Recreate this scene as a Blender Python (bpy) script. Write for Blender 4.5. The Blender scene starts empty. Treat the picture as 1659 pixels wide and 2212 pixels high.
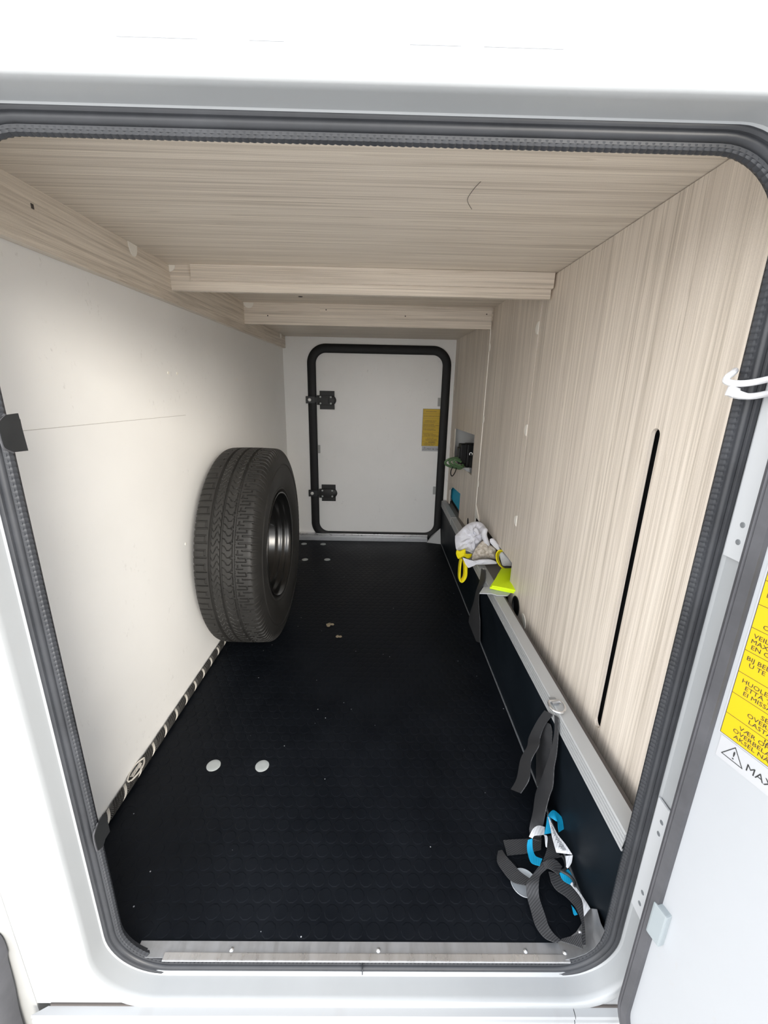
import bpy, bmesh, math, random
from mathutils import Vector, Matrix
from mathutils.geometry import tessellate_polygon

S = bpy.context.scene
COL = S.collection
random.seed(7)

# ------------------------------------------------------------------ camera
cam_d = bpy.data.cameras.new('camera')
cam = bpy.data.objects.new('camera', cam_d)
COL.objects.link(cam)
pitch, yaw, roll = 0.283502, 0.0123447, 0.0207871
def rot3(p, y, r):
    Rw = Matrix(((1,0,0),(0,0,-1),(0,1,0)))
    Rp = Matrix(((1,0,0),(0,math.cos(p),-math.sin(p)),(0,math.sin(p),math.cos(p))))
    Ry = Matrix(((math.cos(y),0,-math.sin(y)),(0,1,0),(math.sin(y),0,math.cos(y))))
    Rr = Matrix(((math.cos(r),-math.sin(r),0),(math.sin(r),math.cos(r),0),(0,0,1)))
    return Rr @ Rp @ Ry @ Rw
Rc = rot3(pitch, yaw, roll)
right, down, fwd = Rc[0], Rc[1], Rc[2]
M = Matrix(((right[0],-down[0],-fwd[0],0),(right[1],-down[1],-fwd[1],0),(right[2],-down[2],-fwd[2],1.0),(0,0,0,1)))
cam.matrix_world = M
cam_d.sensor_fit = 'VERTICAL'
cam_d.sensor_height = 36.0
cam_d.sensor_width = 27.0
cam_d.lens = 906.49/2212*36
cam_d.clip_start = 0.01
S.camera = cam

# ------------------------------------------------------------------ light
W = bpy.data.worlds.new('overcast sky'); S.world = W
W.use_nodes = True
wn, wl = W.node_tree.nodes, W.node_tree.links
bg = wn['Background']
bg.inputs[1].default_value = 4.6
# hazy overcast: a little brighter towards the horizon, even all the way round
wg = wn.new('ShaderNodeNewGeometry'); wsx = wn.new('ShaderNodeSeparateXYZ')
wl.new(wg.outputs['Incoming'], wsx.inputs[0])
wab = wn.new('ShaderNodeMath'); wab.operation = 'ABSOLUTE'; wl.new(wsx.outputs['Z'], wab.inputs[0])
wr = wn.new('ShaderNodeValToRGB'); wl.new(wab.outputs[0], wr.inputs['Fac'])
wr.color_ramp.elements[0].color = (1.0,0.995,0.985,1); wr.color_ramp.elements[1].color = (0.34,0.37,0.42,1)
wl.new(wr.outputs['Color'], bg.inputs[0])
sun_d = bpy.data.lights.new('hazy sun', 'SUN')
sun_d.energy = 2.6
sun_d.angle = math.radians(20)
sun_d.color = (1.0, 0.93, 0.82)
sun = bpy.data.objects.new('hazy sun', sun_d); COL.objects.link(sun)
el, az = math.radians(13), math.radians(29)
dvec = Vector((-math.sin(az)*math.cos(el), math.cos(az)*math.cos(el), -math.sin(el)))
sun.rotation_euler = dvec.to_track_quat('-Z','Y').to_euler()
sun.location = (1.5,-3,2.2)

S.view_settings.view_transform = 'Standard'
S.view_settings.look = 'None'
S.view_settings.gamma = 1
S.view_settings.use_curve_mapping = False
S.view_settings.exposure = 0.41
S.cycles.max_bounces = 24
S.cycles.diffuse_bounces = 16
S.cycles.glossy_bounces = 6

# ------------------------------------------------------------------ materials
MAT = {}
def base_mat(name, col, rough=0.5, metal=0.0, spec=0.5):
    m = bpy.data.materials.new(name); m.use_nodes = True
    b = m.node_tree.nodes['Principled BSDF']
    b.inputs['Base Color'].default_value = (*col, 1)
    b.inputs['Roughness'].default_value = rough
    b.inputs['Metallic'].default_value = metal
    b.inputs['Specular IOR Level'].default_value = spec
    MAT[name] = m
    return m, m.node_tree.nodes, m.node_tree.links, b
def pos_map(n, l, scale, rot=(0,0,0)):
    g = n.new('ShaderNodeNewGeometry')
    mp = n.new('ShaderNodeMapping')
    mp.inputs['Scale'].default_value = scale
    mp.inputs['Rotation'].default_value = rot
    l.new(g.outputs['Position'], mp.inputs['Vector'])
    return mp.outputs['Vector']
def noise(n, l, vec, scale=1, detail=3, rough=0.55, dist=0):
    t = n.new('ShaderNodeTexNoise')
    t.inputs['Scale'].default_value = scale
    t.inputs['Detail'].default_value = detail
    t.inputs['Roughness'].default_value = rough
    t.inputs['Distortion'].default_value = dist
    l.new(vec, t.inputs['Vector'])
    return t.outputs['Fac']
def ramp(n, l, fac, stops):
    r = n.new('ShaderNodeValToRGB')
    e = r.color_ramp.elements
    while len(e) < len(stops): e.new(0.5)
    for k, (p, c) in enumerate(stops):
        e[k].position = p
        e[k].color = (*c, 1) if len(c) == 3 else c
    l.new(fac, r.inputs['Fac'])
    return r.outputs['Color']
def mix(n, l, fac, a, b, mode='MIX'):
    x = n.new('ShaderNodeMix'); x.data_type = 'RGBA'; x.blend_type = mode
    for sock, v in ((x.inputs['Factor'], fac), (x.inputs['A'], a), (x.inputs['B'], b)):
        if hasattr(v, 'is_output'): l.new(v, sock)
        else: sock.default_value = v if not isinstance(v, tuple) or len(v) == 4 else (*v, 1)
    return x.outputs['Result']
def bump(n, l, b, h, strength=0.2, dist=0.001):
    bp = n.new('ShaderNodeBump')
    bp.inputs['Strength'].default_value = strength
    bp.inputs['Distance'].default_value = dist
    l.new(h, bp.inputs['Height']); l.new(bp.outputs['Normal'], b.inputs['Normal'])

def wood(name, axis, light=(0.79,0.72,0.63), dark=(0.60,0.53,0.45)):
    m, n, l, b = base_mat(name, light, 0.42, 0, 0.35)
    def sc(along, across):
        return tuple(along if a == axis else across for a in 'xyz')
    f1 = noise(n, l, pos_map(n, l, sc(1.3, 120)), 1, 5, 0.66, 0.25)
    f2 = noise(n, l, pos_map(n, l, sc(3.0, 330)), 1, 2, 0.6)
    f3 = noise(n, l, pos_map(n, l, sc(0.5, 14)), 1, 3, 0.5)
    f4 = noise(n, l, pos_map(n, l, (700,700,700)), 1, 2, 0.5)
    c = ramp(n, l, f1, [(0.32, tuple(0.92*d for d in dark)), (0.46, tuple(0.45*d+0.55*q for d, q in zip(dark, light))), (0.56, light), (0.75, tuple(min(1, 1.09*q) for q in light))])
    c = mix(n, l, 0.6, c, ramp(n, l, f2, [(0.32, (0.80,0.785,0.765)), (0.6, (1.06,1.06,1.06))]), 'MULTIPLY')
    c = mix(n, l, 0.7, c, ramp(n, l, f3, [(0.3, (0.90,0.89,0.88)), (0.62, (1.04,1.04,1.03))]), 'MULTIPLY')
    f5 = noise(n, l, pos_map(n, l, sc(0.55, 34)), 1, 3, 0.55, 0.4)
    c = mix(n, l, 0.75, c, ramp(n, l, f5, [(0.485, (1,1,1)), (0.498, (0.76,0.74,0.71)), (0.504, (1.04,1.04,1.04)), (0.52, (1,1,1))]), 'MULTIPLY')
    c = mix(n, l, 0.25, c, ramp(n, l, f4, [(0.3, (0.75,0.75,0.75)), (0.7, (1.1,1.1,1.1))]), 'MULTIPLY')
    l.new(c, b.inputs['Base Color'])
    bump(n, l, b, f2, 0.10, 0.0006)
wood('wood_x', 'x'); wood('wood_y', 'y'); wood('wood_z', 'z', (0.82,0.745,0.66), (0.64,0.57,0.49))
wood('wood_light', 'x', (0.83,0.755,0.665), (0.64,0.57,0.49))

def painted(name, col, rough=0.35, dirt=0.12, seed=0.0, streak=False):
    m, n, l, b = base_mat(name, col, rough)
    f = noise(n, l, pos_map(n, l, (3+seed,2.3,2.7)), 1, 4, 0.6)
    c = ramp(n, l, f, [(0.30, tuple(q*(1-dirt*0.5) for q in col)), (0.6, col)])
    g = noise(n, l, pos_map(n, l, (95+seed,80,42), (0.35,0.2,0.5)), 1, 5, 0.7)
    k = noise(n, l, pos_map(n, l, (9,7+seed,8)), 1, 2, 0.5)
    sc = mix(n, l, 1.0, ramp(n, l, g, [(0.60, (0,0,0)), (0.70, (1,1,1))]), ramp(n, l, k, [(0.54, (0,0,0)), (0.66, (1,1,1))]), 'MULTIPLY')
    s1 = n.new('ShaderNodeRGBToBW'); l.new(sc, s1.inputs[0])
    mm = n.new('ShaderNodeMath'); mm.operation = 'MULTIPLY'; mm.inputs[1].default_value = 0.35
    l.new(s1.outputs[0], mm.inputs[0])
    c = mix(n, l, mm.outputs[0], c, (0.38,0.36,0.34,1))
    if streak:
        st = noise(n, l, pos_map(n, l, (16,1,0.25)), 1, 2, 0.4)
        c = mix(n, l, 0.5, c, ramp(n, l, st, [(0.62, (1,1,1)), (0.70, (0.90,0.88,0.86)), (0.74, (1,1,1))]), 'MULTIPLY')
    l.new(c, b.inputs['Base Color'])
painted('interior_white', (0.88,0.875,0.86), 0.38, 0.08)
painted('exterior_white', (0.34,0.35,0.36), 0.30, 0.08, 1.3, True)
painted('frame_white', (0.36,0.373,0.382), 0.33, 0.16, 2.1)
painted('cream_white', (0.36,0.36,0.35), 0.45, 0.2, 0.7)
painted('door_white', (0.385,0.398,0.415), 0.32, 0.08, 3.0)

def speckled(name, col, rough, speck=(0.45,0.47,0.5), dens=0.028, sc=38.0, spec=0.5):
    m, n, l, b = base_mat(name, col, rough, 0, spec)
    v = n.new('ShaderNodeTexVoronoi'); v.inputs['Scale'].default_value = sc
    g = n.new('ShaderNodeNewGeometry'); l.new(g.outputs['Position'], v.inputs['Vector'])
    a = n.new('ShaderNodeMath'); a.operation = 'LESS_THAN'; a.inputs[1].default_value = 0.055
    l.new(v.outputs['Distance'], a.inputs[0])
    sp = n.new('ShaderNodeSeparateColor'); l.new(v.outputs['Color'], sp.inputs[0])
    d = n.new('ShaderNodeMath'); d.operation = 'GREATER_THAN'; d.inputs[1].default_value = 0.86
    l.new(sp.outputs[0], d.inputs[0])
    q = n.new('ShaderNodeMath'); q.operation = 'MULTIPLY'
    l.new(a.outputs[0], q.inputs[0]); l.new(d.outputs[0], q.inputs[1])
    f = noise(n, l, pos_map(n, l, (5,4,5)), 1, 4, 0.65)
    c = ramp(n, l, f, [(0.35, col), (0.7, tuple(x*1.5+0.002 for x in col))])
    h = noise(n, l, pos_map(n, l, (40,260,60), (0.2,0.1,0.6)), 1, 3, 0.7)
    c = mix(n, l, ramp(n, l, h, [(0.74, (0,0,0)), (0.82, (0.05,0.05,0.05))]), c, (0.35,0.37,0.4,1))
    c = mix(n, l, q.outputs[0], c, (*speck, 1))
    l.new(c, b.inputs['Base Color'])
    r = ramp(n, l, f, [(0.3, (rough,)*3), (0.7, (rough+0.12,)*3)])
    l.new(r, b.inputs['Roughness'])
    bump(n, l, b, noise(n, l, pos_map(n, l, (420,420,420)), 1, 2), 0.12, 0.0005)
speckled('floor_black', (0.0040,0.0052,0.0075), 0.42, spec=0.10)
speckled('kick_black', (0.0055,0.008,0.011), 0.36, sc=22, spec=0.07)

def rubber(name, col, rough):
    m, n, l, b = base_mat(name, col, rough, 0, 0.45)
    f = noise(n, l, pos_map(n, l, (9,9,9)), 1, 5, 0.65)
    l.new(ramp(n, l, f, [(0.35, col), (0.72, tuple(c*1.7 for c in col))]), b.inputs['Base Color'])
rubber('seal_rubber', (0.023,0.0245,0.028), 0.43)
rubber('gasket_rubber', (0.050,0.050,0.055), 0.6)
rubber('back_seal_rubber', (0.0035,0.0035,0.004), 0.6)
rubber('tyre_rubber', (0.0145,0.014,0.0132), 0.6)
rubber('black_plastic', (0.016,0.017,0.018), 0.45)
base_mat('rim_black', (0.008,0.008,0.008), 0.22, 0, 0.6)
base_mat('hinge_black', (0.007,0.0075,0.007), 0.5)
def metal(name, col, rough):
    m, n, l, b = base_mat(name, col, rough, 0.85)
    f = noise(n, l, pos_map(n, l, (60,14,60)), 1, 4, 0.7)
    l.new(ramp(n, l, f, [(0.3, (rough-0.04,)*3), (0.7, (rough+0.10,)*3)]), b.inputs['Roughness'])
    l.new(ramp(n, l, f, [(0.28, tuple(c*0.86 for c in col)), (0.6, col)]), b.inputs['Base Color'])
metal('aluminium', (0.66,0.68,0.69), 0.42)
metal('sill_aluminium', (0.50,0.51,0.53), 0.45)
metal('steel', (0.72,0.72,0.73), 0.28)
base_mat('rail_grey', (0.43,0.44,0.445), 0.5, 0.0)
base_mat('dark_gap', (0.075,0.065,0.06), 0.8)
base_mat('ledge_board', (0.17,0.155,0.145), 0.7)
base_mat('cap_cream', (0.92,0.89,0.82), 0.4)
base_mat('disc_grey', (0.42,0.45,0.45), 0.5)
base_mat('tab_grey', (0.36,0.36,0.35), 0.5)
base_mat('tab_pale', (0.29,0.325,0.34), 0.4)
base_mat('hinge_white', (0.54,0.555,0.57), 0.3)
base_mat('screw_grey', (0.30,0.32,0.34), 0.4, 0.5)
base_mat('screw_pale', (0.75,0.75,0.73), 0.4, 0.3)
base_mat('hook_white', (0.62,0.62,0.63), 0.35)
base_mat('label_yellow', (0.60,0.39,0.0), 0.45)
base_mat('label_white', (0.43,0.435,0.45), 0.3)
base_mat('print_black', (0.02,0.02,0.02), 0.6)
base_mat('rib_grey', (0.12,0.13,0.14), 0.6)
base_mat('cable_green', (0.085,0.165,0.07), 0.45)
base_mat('cable_black', (0.003,0.003,0.003), 0.5, 0, 0.3)
base_mat('blue_cloth', (0.0,0.36,0.58), 0.7)
base_mat('neon', (0.72,0.95,0.0), 0.6)
base_mat('yellow_trim', (0.86,0.72,0.0), 0.7)
base_mat('sheet_grey', (0.50,0.52,0.54), 0.6)
base_mat('leaf_tan', (0.30,0.25,0.17), 0.8)
base_mat('pale_gravel', (0.50,0.49,0.475), 0.9)
base_mat('joint_line', (0.52,0.50,0.47), 0.6)
base_mat('rope_black', (0.014,0.013,0.012), 0.75)
base_mat('rope_grey', (0.10,0.097,0.09), 0.7)
base_mat('rope_light', (0.62,0.59,0.54), 0.55)
base_mat('clear_film', (0.36,0.37,0.38), 0.25)

def fabric(name, col, col2, scale, rot=(0,0,0), rough=0.75, thr=(0.4,0.6)):
    m, n, l, b = base_mat(name, col, rough)
    w = n.new('ShaderNodeTexWave'); w.wave_type = 'BANDS'; w.bands_direction = 'X'
    w.inputs['Scale'].default_value = scale; w.inputs['Distortion'].default_value = 0.6
    l.new(pos_map(n, l, (1,1,1), rot), w.inputs['Vector'])
    l.new(ramp(n, l, w.outputs['Fac'], [(thr[0], col2), (thr[1], col)]), b.inputs['Base Color'])
    bump(n, l, b, w.outputs['Fac'], 0.35, 0.0008)
fabric('webbing', (0.062,0.063,0.067), (0.032,0.033,0.036), 110, (0.4,0.5,1.1), 0.55)
fabric('knit_white', (0.80,0.80,0.85), (0.50,0.50,0.56), 75, (0.3,0.7,0.2))
fabric('tag_white', (0.78,0.80,0.83), (0.66,0.68,0.71), 60, (0,0,0.7), 0.6)
fabric('tag_blue', (0.0,0.33,0.58), (0.0,0.27,0.50), 90, (0,0,0.4), 0.6)
m, n, l, b = base_mat('glove_palm', (0.45,0.40,0.33), 0.7)
f = noise(n, l, pos_map(n, l, (90,90,90)), 1, 4, 0.6)
l.new(ramp(n, l, f, [(0.35, (0.33,0.28,0.22)), (0.6, (0.58,0.53,0.47))]), b.inputs['Base Color'])
m, n, l, b = base_mat('clear_plastic', (0.62,0.66,0.70), 0.25)
b.inputs['Alpha'].default_value = 0.55

# ------------------------------------------------------------------ helpers
WL = {}
def bake(mb_verts, faces, name, mat, parent=None, smooth=False, origin=None):
    xs = [v[0] for v in mb_verts]; ys = [v[1] for v in mb_verts]; zs = [v[2] for v in mb_verts]
    if origin is None:
        origin = Vector(((min(xs)+max(xs))/2, (min(ys)+max(ys))/2, min(zs)))
    else: origin = Vector(origin)
    me = bpy.data.meshes.new(name)
    me.from_pydata([(v[0]-origin[0], v[1]-origin[1], v[2]-origin[2]) for v in mb_verts], [], faces)
    me.validate()
    bm = bmesh.new(); bm.from_mesh(me)
    bmesh.ops.recalc_face_normals(bm, faces=bm.faces)
    bm.to_mesh(me); bm.free()
    if isinstance(mat, str): me.materials.append(MAT[mat])
    if smooth:
        me.polygons.foreach_set('use_smooth', [True]*len(me.polygons))
        if smooth != 'full':
            me.set_sharp_from_angle(angle=math.radians(35))
    return link(name, me, origin, parent)
def link(name, data, origin, parent=None):
    o = bpy.data.objects.new(name, data)
    COL.objects.link(o)
    origin = Vector(origin)
    WL[o] = origin
    if parent is not None:
        o.parent = parent
        o.location = origin - WL[parent]
    else: o.location = origin
    return o
def tag(o, label=None, cat=None, group=None, kind=None):
    if label: o['label'] = label
    if cat: o['category'] = cat
    if group: o['group'] = group
    if kind: o['kind'] = kind
    return o
def thing(name, label, cat, loc, group=None, kind=None):
    o = link(name, None, loc)
    o.empty_display_size = 0.02
    return tag(o, label, cat, group, kind)
def dup_part(src, offset, parent, name=None):
    o = src.copy(); COL.objects.link(o)
    WL[o] = WL[src] + Vector(offset)
    o.parent = parent
    o.location = WL[o] - (WL[parent] if parent else Vector((0,0,0)))
    return o

class MB:
    def __init__(s): s.v = []; s.f = []
    def add(s, v, f):
        k = len(s.v); s.v += [tuple(p) for p in v]; s.f += [tuple(i+k for i in q) for q in f]; return s
    def box(s, x0, x1, y0, y1, z0, z1, bev=0.0):
        if bev <= 0:
            v = [(x,y,z) for z in (z0,z1) for y in (y0,y1) for x in (x0,x1)]
            return s.add(v, [(0,2,3,1),(4,5,7,6),(0,1,5,4),(2,6,7,3),(0,4,6,2),(1,3,7,5)])
        bm = bmesh.new()
        bmesh.ops.create_cube(bm, size=1)
        for q in bm.verts:
            q.co = Vector(((x0+x1)/2+q.co.x*(x1-x0), (y0+y1)/2+q.co.y*(y1-y0), (z0+z1)/2+q.co.z*(z1-z0)))
        bmesh.ops.bevel(bm, geom=list(bm.edges), offset=bev, segments=2, affect='EDGES', profile=0.7)
        bm.verts.index_update()
        s.add([q.co[:] for q in bm.verts], [[w.index for w in fc.verts] for fc in bm.faces]); bm.free(); return s
    def obox(s, c, ax, bx, cx, bev=0.0):      # oriented box: centre + three half-vectors
        c, ax, bx, cx = map(Vector, (c, ax, bx, cx))
        t = MB().box(-1,1,-1,1,-1,1) if bev <= 0 else None
        if t is None:
            la, lb, lc = ax.length, bx.length, cx.length
            t = MB().box(-la,la,-lb,lb,-lc,lc,bev)
            return s.add([c+ax/la*p[0]+bx/lb*p[1]+cx/lc*p[2] for p in t.v], t.f)
        return s.add([c+ax*p[0]+bx*p[1]+cx*p[2] for p in t.v], t.f)
    def tube(s, pts, r, n=8, closed=False, caps=True, flat=1.0):
        P = [Vector(p) for p in pts]; N = len(P)
        rings = []; up = None
        for i in range(N):
            a = P[(i-1) % N] if closed or i > 0 else P[0]
            c = P[(i+1) % N] if closed or i < N-1 else P[-1]
            t = (c-a).normalized()
            if up is None:
                up = t.orthogonal().normalized()
            up = (up - t*up.dot(t)).normalized()
            sd = t.cross(up)
            rr = r(i/(N-1)) if callable(r) else r
            rings.append([P[i]+up*math.cos(2*math.pi*k/n)*rr+sd*math.sin(2*math.pi*k/n)*rr*flat for k in range(n)])
        v = [p for q in rings for p in q]; f = []
        for i in range(N if closed else N-1):
            j = (i+1) % N
            for k in range(n):
                f.append((i*n+k, i*n+(k+1) % n, j*n+(k+1) % n, j*n+k))
        if caps and not closed:
            f.append(tuple(range(n))); f.append(tuple(range((N-1)*n, N*n)))
        return s.add(v, f)
    def lathe(s, prof, c, axis, n=48, a0=0.0, closed=False):   # prof (along axis, radius)
        c = Vector(c); axis = Vector(axis).normalized()
        u = axis.orthogonal().normalized(); w = axis.cross(u)
        v = []; f = []; m = len(prof)
        for k in range(n):
            a = 2*math.pi*k/n+a0
            dr = u*math.cos(a)+w*math.sin(a)
            for (h, r) in prof: v.append(c+axis*h+dr*r)
        for k in range(n):
            j = (k+1) % n
            for i in range(m if closed else m-1):
                i2 = (i+1) % m
                f.append((k*m+i, k*m+i2, j*m+i2, j*m+i))
        return s.add(v, f)
    def disc(s, c, nrm, r, h, n=20, dome=0.0):
        prof = [(0,0.0001),(0,r),(h*0.7,r),(h,r*0.86),(h+dome*0.7,r*0.5),(h+dome,0.0001)]
        return s.lathe(prof, c, nrm, n)
    def build(s, name, mat, parent=None, smooth=False, origin=None):
        return bake(s.v, s.f, name, mat, parent, smooth, origin)

def panel_holes(outer, holes, depth, fn, name, mat, parent=None):
    """flat board with real holes; outer/holes are 2D loops, fn maps (u,v,w) to world, w from 0 to depth"""
    loops = [list(outer)]+[list(h) for h in holes]
    tri = tessellate_polygon([[Vector((p[0],p[1],0)) for p in lp] for lp in loops])
    flat = [p for lp in loops for p in lp]; N = len(flat)
    v = [fn(p[0],p[1],0) for p in flat]+[fn(p[0],p[1],depth) for p in flat]
    f = [tuple(t) for t in tri]+[tuple(i+N for i in t) for t in tri]
    k = 0
    for lp in loops:
        m = len(lp)
        for i in range(m):
            j = (i+1) % m
            f.append((k+i,k+j,k+j+N,k+i+N))
        k += m
    return bake(v, f, name, mat, parent)

def rrect(x0, x1, z0, z1, r, step=None, arc=14):
    """rounded rectangle path: list of (x,z,nx,nz) with outward normals"""
    out = []
    def line(ax, az, bx, bz, nx, nz):
        L = math.hypot(bx-ax, bz-az); k = max(1, int(L/step)) if step else 1
        for i in range(k): out.append((ax+(bx-ax)*i/k, az+(bz-az)*i/k, nx, nz))
    def corner(cx, cz, a0):
        k = max(arc, int(r*math.pi/2/step)) if step else arc
        for i in range(k):
            a = a0+math.pi/2*i/k
            out.append((cx+r*math.cos(a), cz+r*math.sin(a), math.cos(a), math.sin(a)))
    line(x0+r, z0, x1-r, z0, 0, -1); corner(x1-r, z0+r, -math.pi/2)
    line(x1, z0+r, x1, z1-r, 1, 0); corner(x1-r, z1-r, 0)
    line(x1-r, z1, x0+r, z1, 0, 1); corner(x0+r, z1-r, math.pi/2)
    line(x0, z1-r, x0, z0+r, -1, 0); corner(x0+r, z0+r, math.pi)
    return out
def sweep(path, prof, fn=lambda x, z, y: (x, y, z), closed_prof=True, mod=None):
    v = []; f = []; m = len(prof); N = len(path)
    for i, (x, z, nx, nz) in enumerate(path):
        pr = mod(i, prof) if mod else prof
        for (nn, y) in pr: v.append(fn(x+nx*nn, z+nz*nn, y))
    for i in range(N):
        j = (i+1) % N
        for k in range(m if closed_prof else m-1):
            q = (k+1) % m
            f.append((i*m+k, i*m+q, j*m+q, j*m+k))
    return v, f
def circ(cn, cy, r, n=10, fy=1.0):
    return [(cn+r*math.cos(2*math.pi*k/n), cy+fy*r*math.sin(2*math.pi*k/n)) for k in range(n)]

def catmull(P, sub=6):
    P = [Vector(p) for p in P]
    if len(P) < 3: return P
    out = []
    for i in range(len(P)-1):
        p0 = P[max(0,i-1)]; p1 = P[i]; p2 = P[i+1]; p3 = P[min(len(P)-1,i+2)]
        for k in range(sub):
            t = k/sub
            out.append(0.5*((2*p1)+(p2-p0)*t+(2*p0-5*p1+4*p2-p3)*t*t+(3*p1-p0-3*p2+p3)*t*t*t))
    out.append(P[-1]); return out
def ribbon(st, name, mat, parent, th=0.0016, nw=5):
    """strap from stations of (left edge, right edge) points, with thickness"""
    A = catmull([s[0] for s in st]); B = catmull([s[1] for s in st])
    N = len(A); g = [[A[i].lerp(B[i], k/(nw-1)) for k in range(nw)] for i in range(N)]
    nr = []
    for i in range(N):
        t = g[min(N-1,i+1)][nw//2]-g[max(0,i-1)][nw//2]
        w = B[i]-A[i]
        q = t.cross(w)
        q = q.normalized() if q.length > 1e-9 else Vector((0,0,1))
        if nr and q.dot(nr[-1]) < 0: q = -q
        nr.append(q)
    if nr[N//2].dot(Vector((0,0,1))-g[N//2][2]) < 0: nr = [-q for q in nr]
    v = [g[i][k]+nr[i]*th*0.5 for i in range(N) for k in range(nw)]+[g[i][k]-nr[i]*th*0.5 for i in range(N) for k in range(nw)]
    T = N*nw; f = []
    for i in range(N-1):
        for k in range(nw-1):
            a = i*nw+k; f.append((a,a+1,a+nw+1,a+nw)); f.append((T+a,T+a+nw,T+a+nw+1,T+a+1))
        a = i*nw; f.append((a,a+nw,T+a+nw,T+a)); a = i*nw+nw-1; f.append((a,T+a,T+a+nw,a+nw))
    for k in range(nw-1):
        f.append((k,T+k,T+k+1,k+1)); a = (N-1)*nw+k; f.append((a,a+1,T+a+1,T+a))
    return bake(v, f, name, mat, parent, True)
def pillow(outl, nrm, th, name, mat, parent, seed=0, wr=0.25, N=56, K=9):
    """closed puffed shape with a wrinkled surface from an outline"""
    P = catmull(list(outl)+[outl[0]], 8)[:-1]
    nrm = Vector(nrm).normalized()
    m = len(P); c = sum(P, Vector())/m
    rng = random.Random(seed); ph = [rng.uniform(0,6.28) for _ in range(8)]
    v = []; f = []
    for side in (1,-1):
        for k in range(K+1):
            s = 1-k/K
            for i in range(m):
                q = c+(P[i]-c)*s
                d = q-c
                wv = sum(math.sin(ph[j]+(110+52*j)*d.dot(Vector((math.cos(j*1.3),0.3*math.sin(j),math.sin(j*1.3))))) for j in range(6))/6
                h = th*math.sqrt(max(0, 1-s**2.4))*(1+wr*wv*2.0)
                v.append(q+nrm*side*h)
    half = (K+1)*m
    for sd in (0,1):
        for k in range(K):
            for i in range(m):
                j = (i+1) % m; a = sd*half+k*m
                f.append((a+i,a+j,a+m+j,a+m+i))
        f.append(tuple(sd*half+K*m+i for i in range(m)))
    for i in range(m):
        j = (i+1) % m; f.append((i,half+i,half+j,j))
    return bake(v, f, name, mat, parent, 'full')
DG = None
def text_mesh(body, size, mat_w, name, mat, parent, bold=0.0, align='LEFT'):
    cu = bpy.data.curves.new('t', 'FONT'); cu.body = body; cu.size = size
    cu.align_x = align; cu.resolution_u = 2; cu.offset = bold; cu.extrude = 0.0
    o = bpy.data.objects.new('t', cu); COL.objects.link(o)
    dg = bpy.context.evaluated_depsgraph_get(); dg.update()
    me = bpy.data.meshes.new_from_object(o.evaluated_get(dg))
    bpy.data.objects.remove(o); bpy.data.curves.remove(cu)
    return [mat_w @ v.co for v in me.vertices], [tuple(p.vertices) for p in me.polygons], me
# ------------------------------------------------------------------ setting
def xl(y): return -0.651+0.02*(y-0.5)       # left wall face (walls close in slightly towards the back)
YB = 2.745                                  # back wall face
CZ = 1.333                                  # ceiling
# opening rectangles (inner edge of rubber seal / outer edge)
IX0, IX1, IZ0, IZ1 = -0.4476, 0.421, -0.0095, 1.2387
OX0, OX1, OZ0, OZ1 = -0.4685, 0.445, -0.0255, 1.257

def quadbox(pts, ext, name, mat, parent=None):
    a = [Vector(p) for p in pts]; e = Vector(ext)
    b = [p+e for p in a]
    return bake([*a, *b], [(0,1,2,3),(4,7,6,5),(0,4,5,1),(1,5,6,2),(2,6,7,3),(3,7,4,0)], name, mat, parent)

floor = MB().box(-0.66,0.4345,0.528,YB+0.02,-0.03,0).build('floor','floor_black')
tag(floor, 'black studded garage floor panel of the motorhome locker', 'floor', kind='structure')
# coin pattern
mb = MB(); n = 10; r = 0.0145; h = 0.0005; px = 0.0335
yy = 0.55; row = 0
while yy < YB-0.05:
    xx = -0.60+(px/2 if row % 2 else 0)
    while xx < 0.40:
        c = [(xx+r*math.cos(2*math.pi*k/n), yy+r*math.sin(2*math.pi*k/n)) for k in range(n)]
        v = [(p[0],p[1],0.0) for p in c]+[(xx+(p[0]-xx)*0.88, yy+(p[1]-yy)*0.88, h) for p in c]
        mb.add(v, [(k,(k+1) % n,n+(k+1) % n,n+k) for k in range(n)]+[tuple(range(n,2*n))])
        xx += px
    yy += px*0.866; row += 1
tag(mb.build('coin_stud','floor_black',floor), kind='stuff')
d0 = MB().disc((0,0,0),(0,0,1),0.0185,0.0022,24).build('fixing_disc','disc_grey',floor,True)
d0.location += Vector((-0.442,0.914,0)); WL[d0] += Vector((-0.442,0.914,0))
for x, y in ((-0.309,0.914),(-0.444,2.368),(-0.310,2.373),(-0.497,2.636),(-0.37,2.636)):
    dup_part(d0, (x+0.442,y-0.914,0), floor)

wall_left = quadbox([(xl(0.47),0.47,-0.03),(xl(YB),YB,-0.03),(xl(YB),YB,1.38),(xl(0.47),0.47,1.38)], (-0.03,0,0), 'wall_left', 'interior_white')
tag(wall_left, 'plain white left wall of the locker behind the spare wheel', 'wall', kind='structure')
def on_left(y, z, off=0.0): return (xl(y)+off, y, z)
cap = MB().disc((0,0,0),(1,0,0),0.0045,0.0015,12).build('screw_cap','cap_cream',wall_left,True)
base = WL[cap].copy()
for i, (y, z) in enumerate(((1.318,1.035),(1.372,1.035),(1.90,1.03),(1.96,1.028),(1.30,0.50))):
    p = Vector(on_left(y,z,0.0005))
    if i == 0: cap.location += p; WL[cap] = WL[cap]+p; first = p
    else: dup_part(cap, p-first, wall_left)
# fine horizontal board joint
MB().obox(((xl(0.75)+xl(1.40))/2,1.075,0.912),(0.0004,0,0),((xl(1.40)-xl(0.75))/2,0.325,-0.004),(0,0,0.0006)).build('board_joint','joint_line',wall_left)

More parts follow.
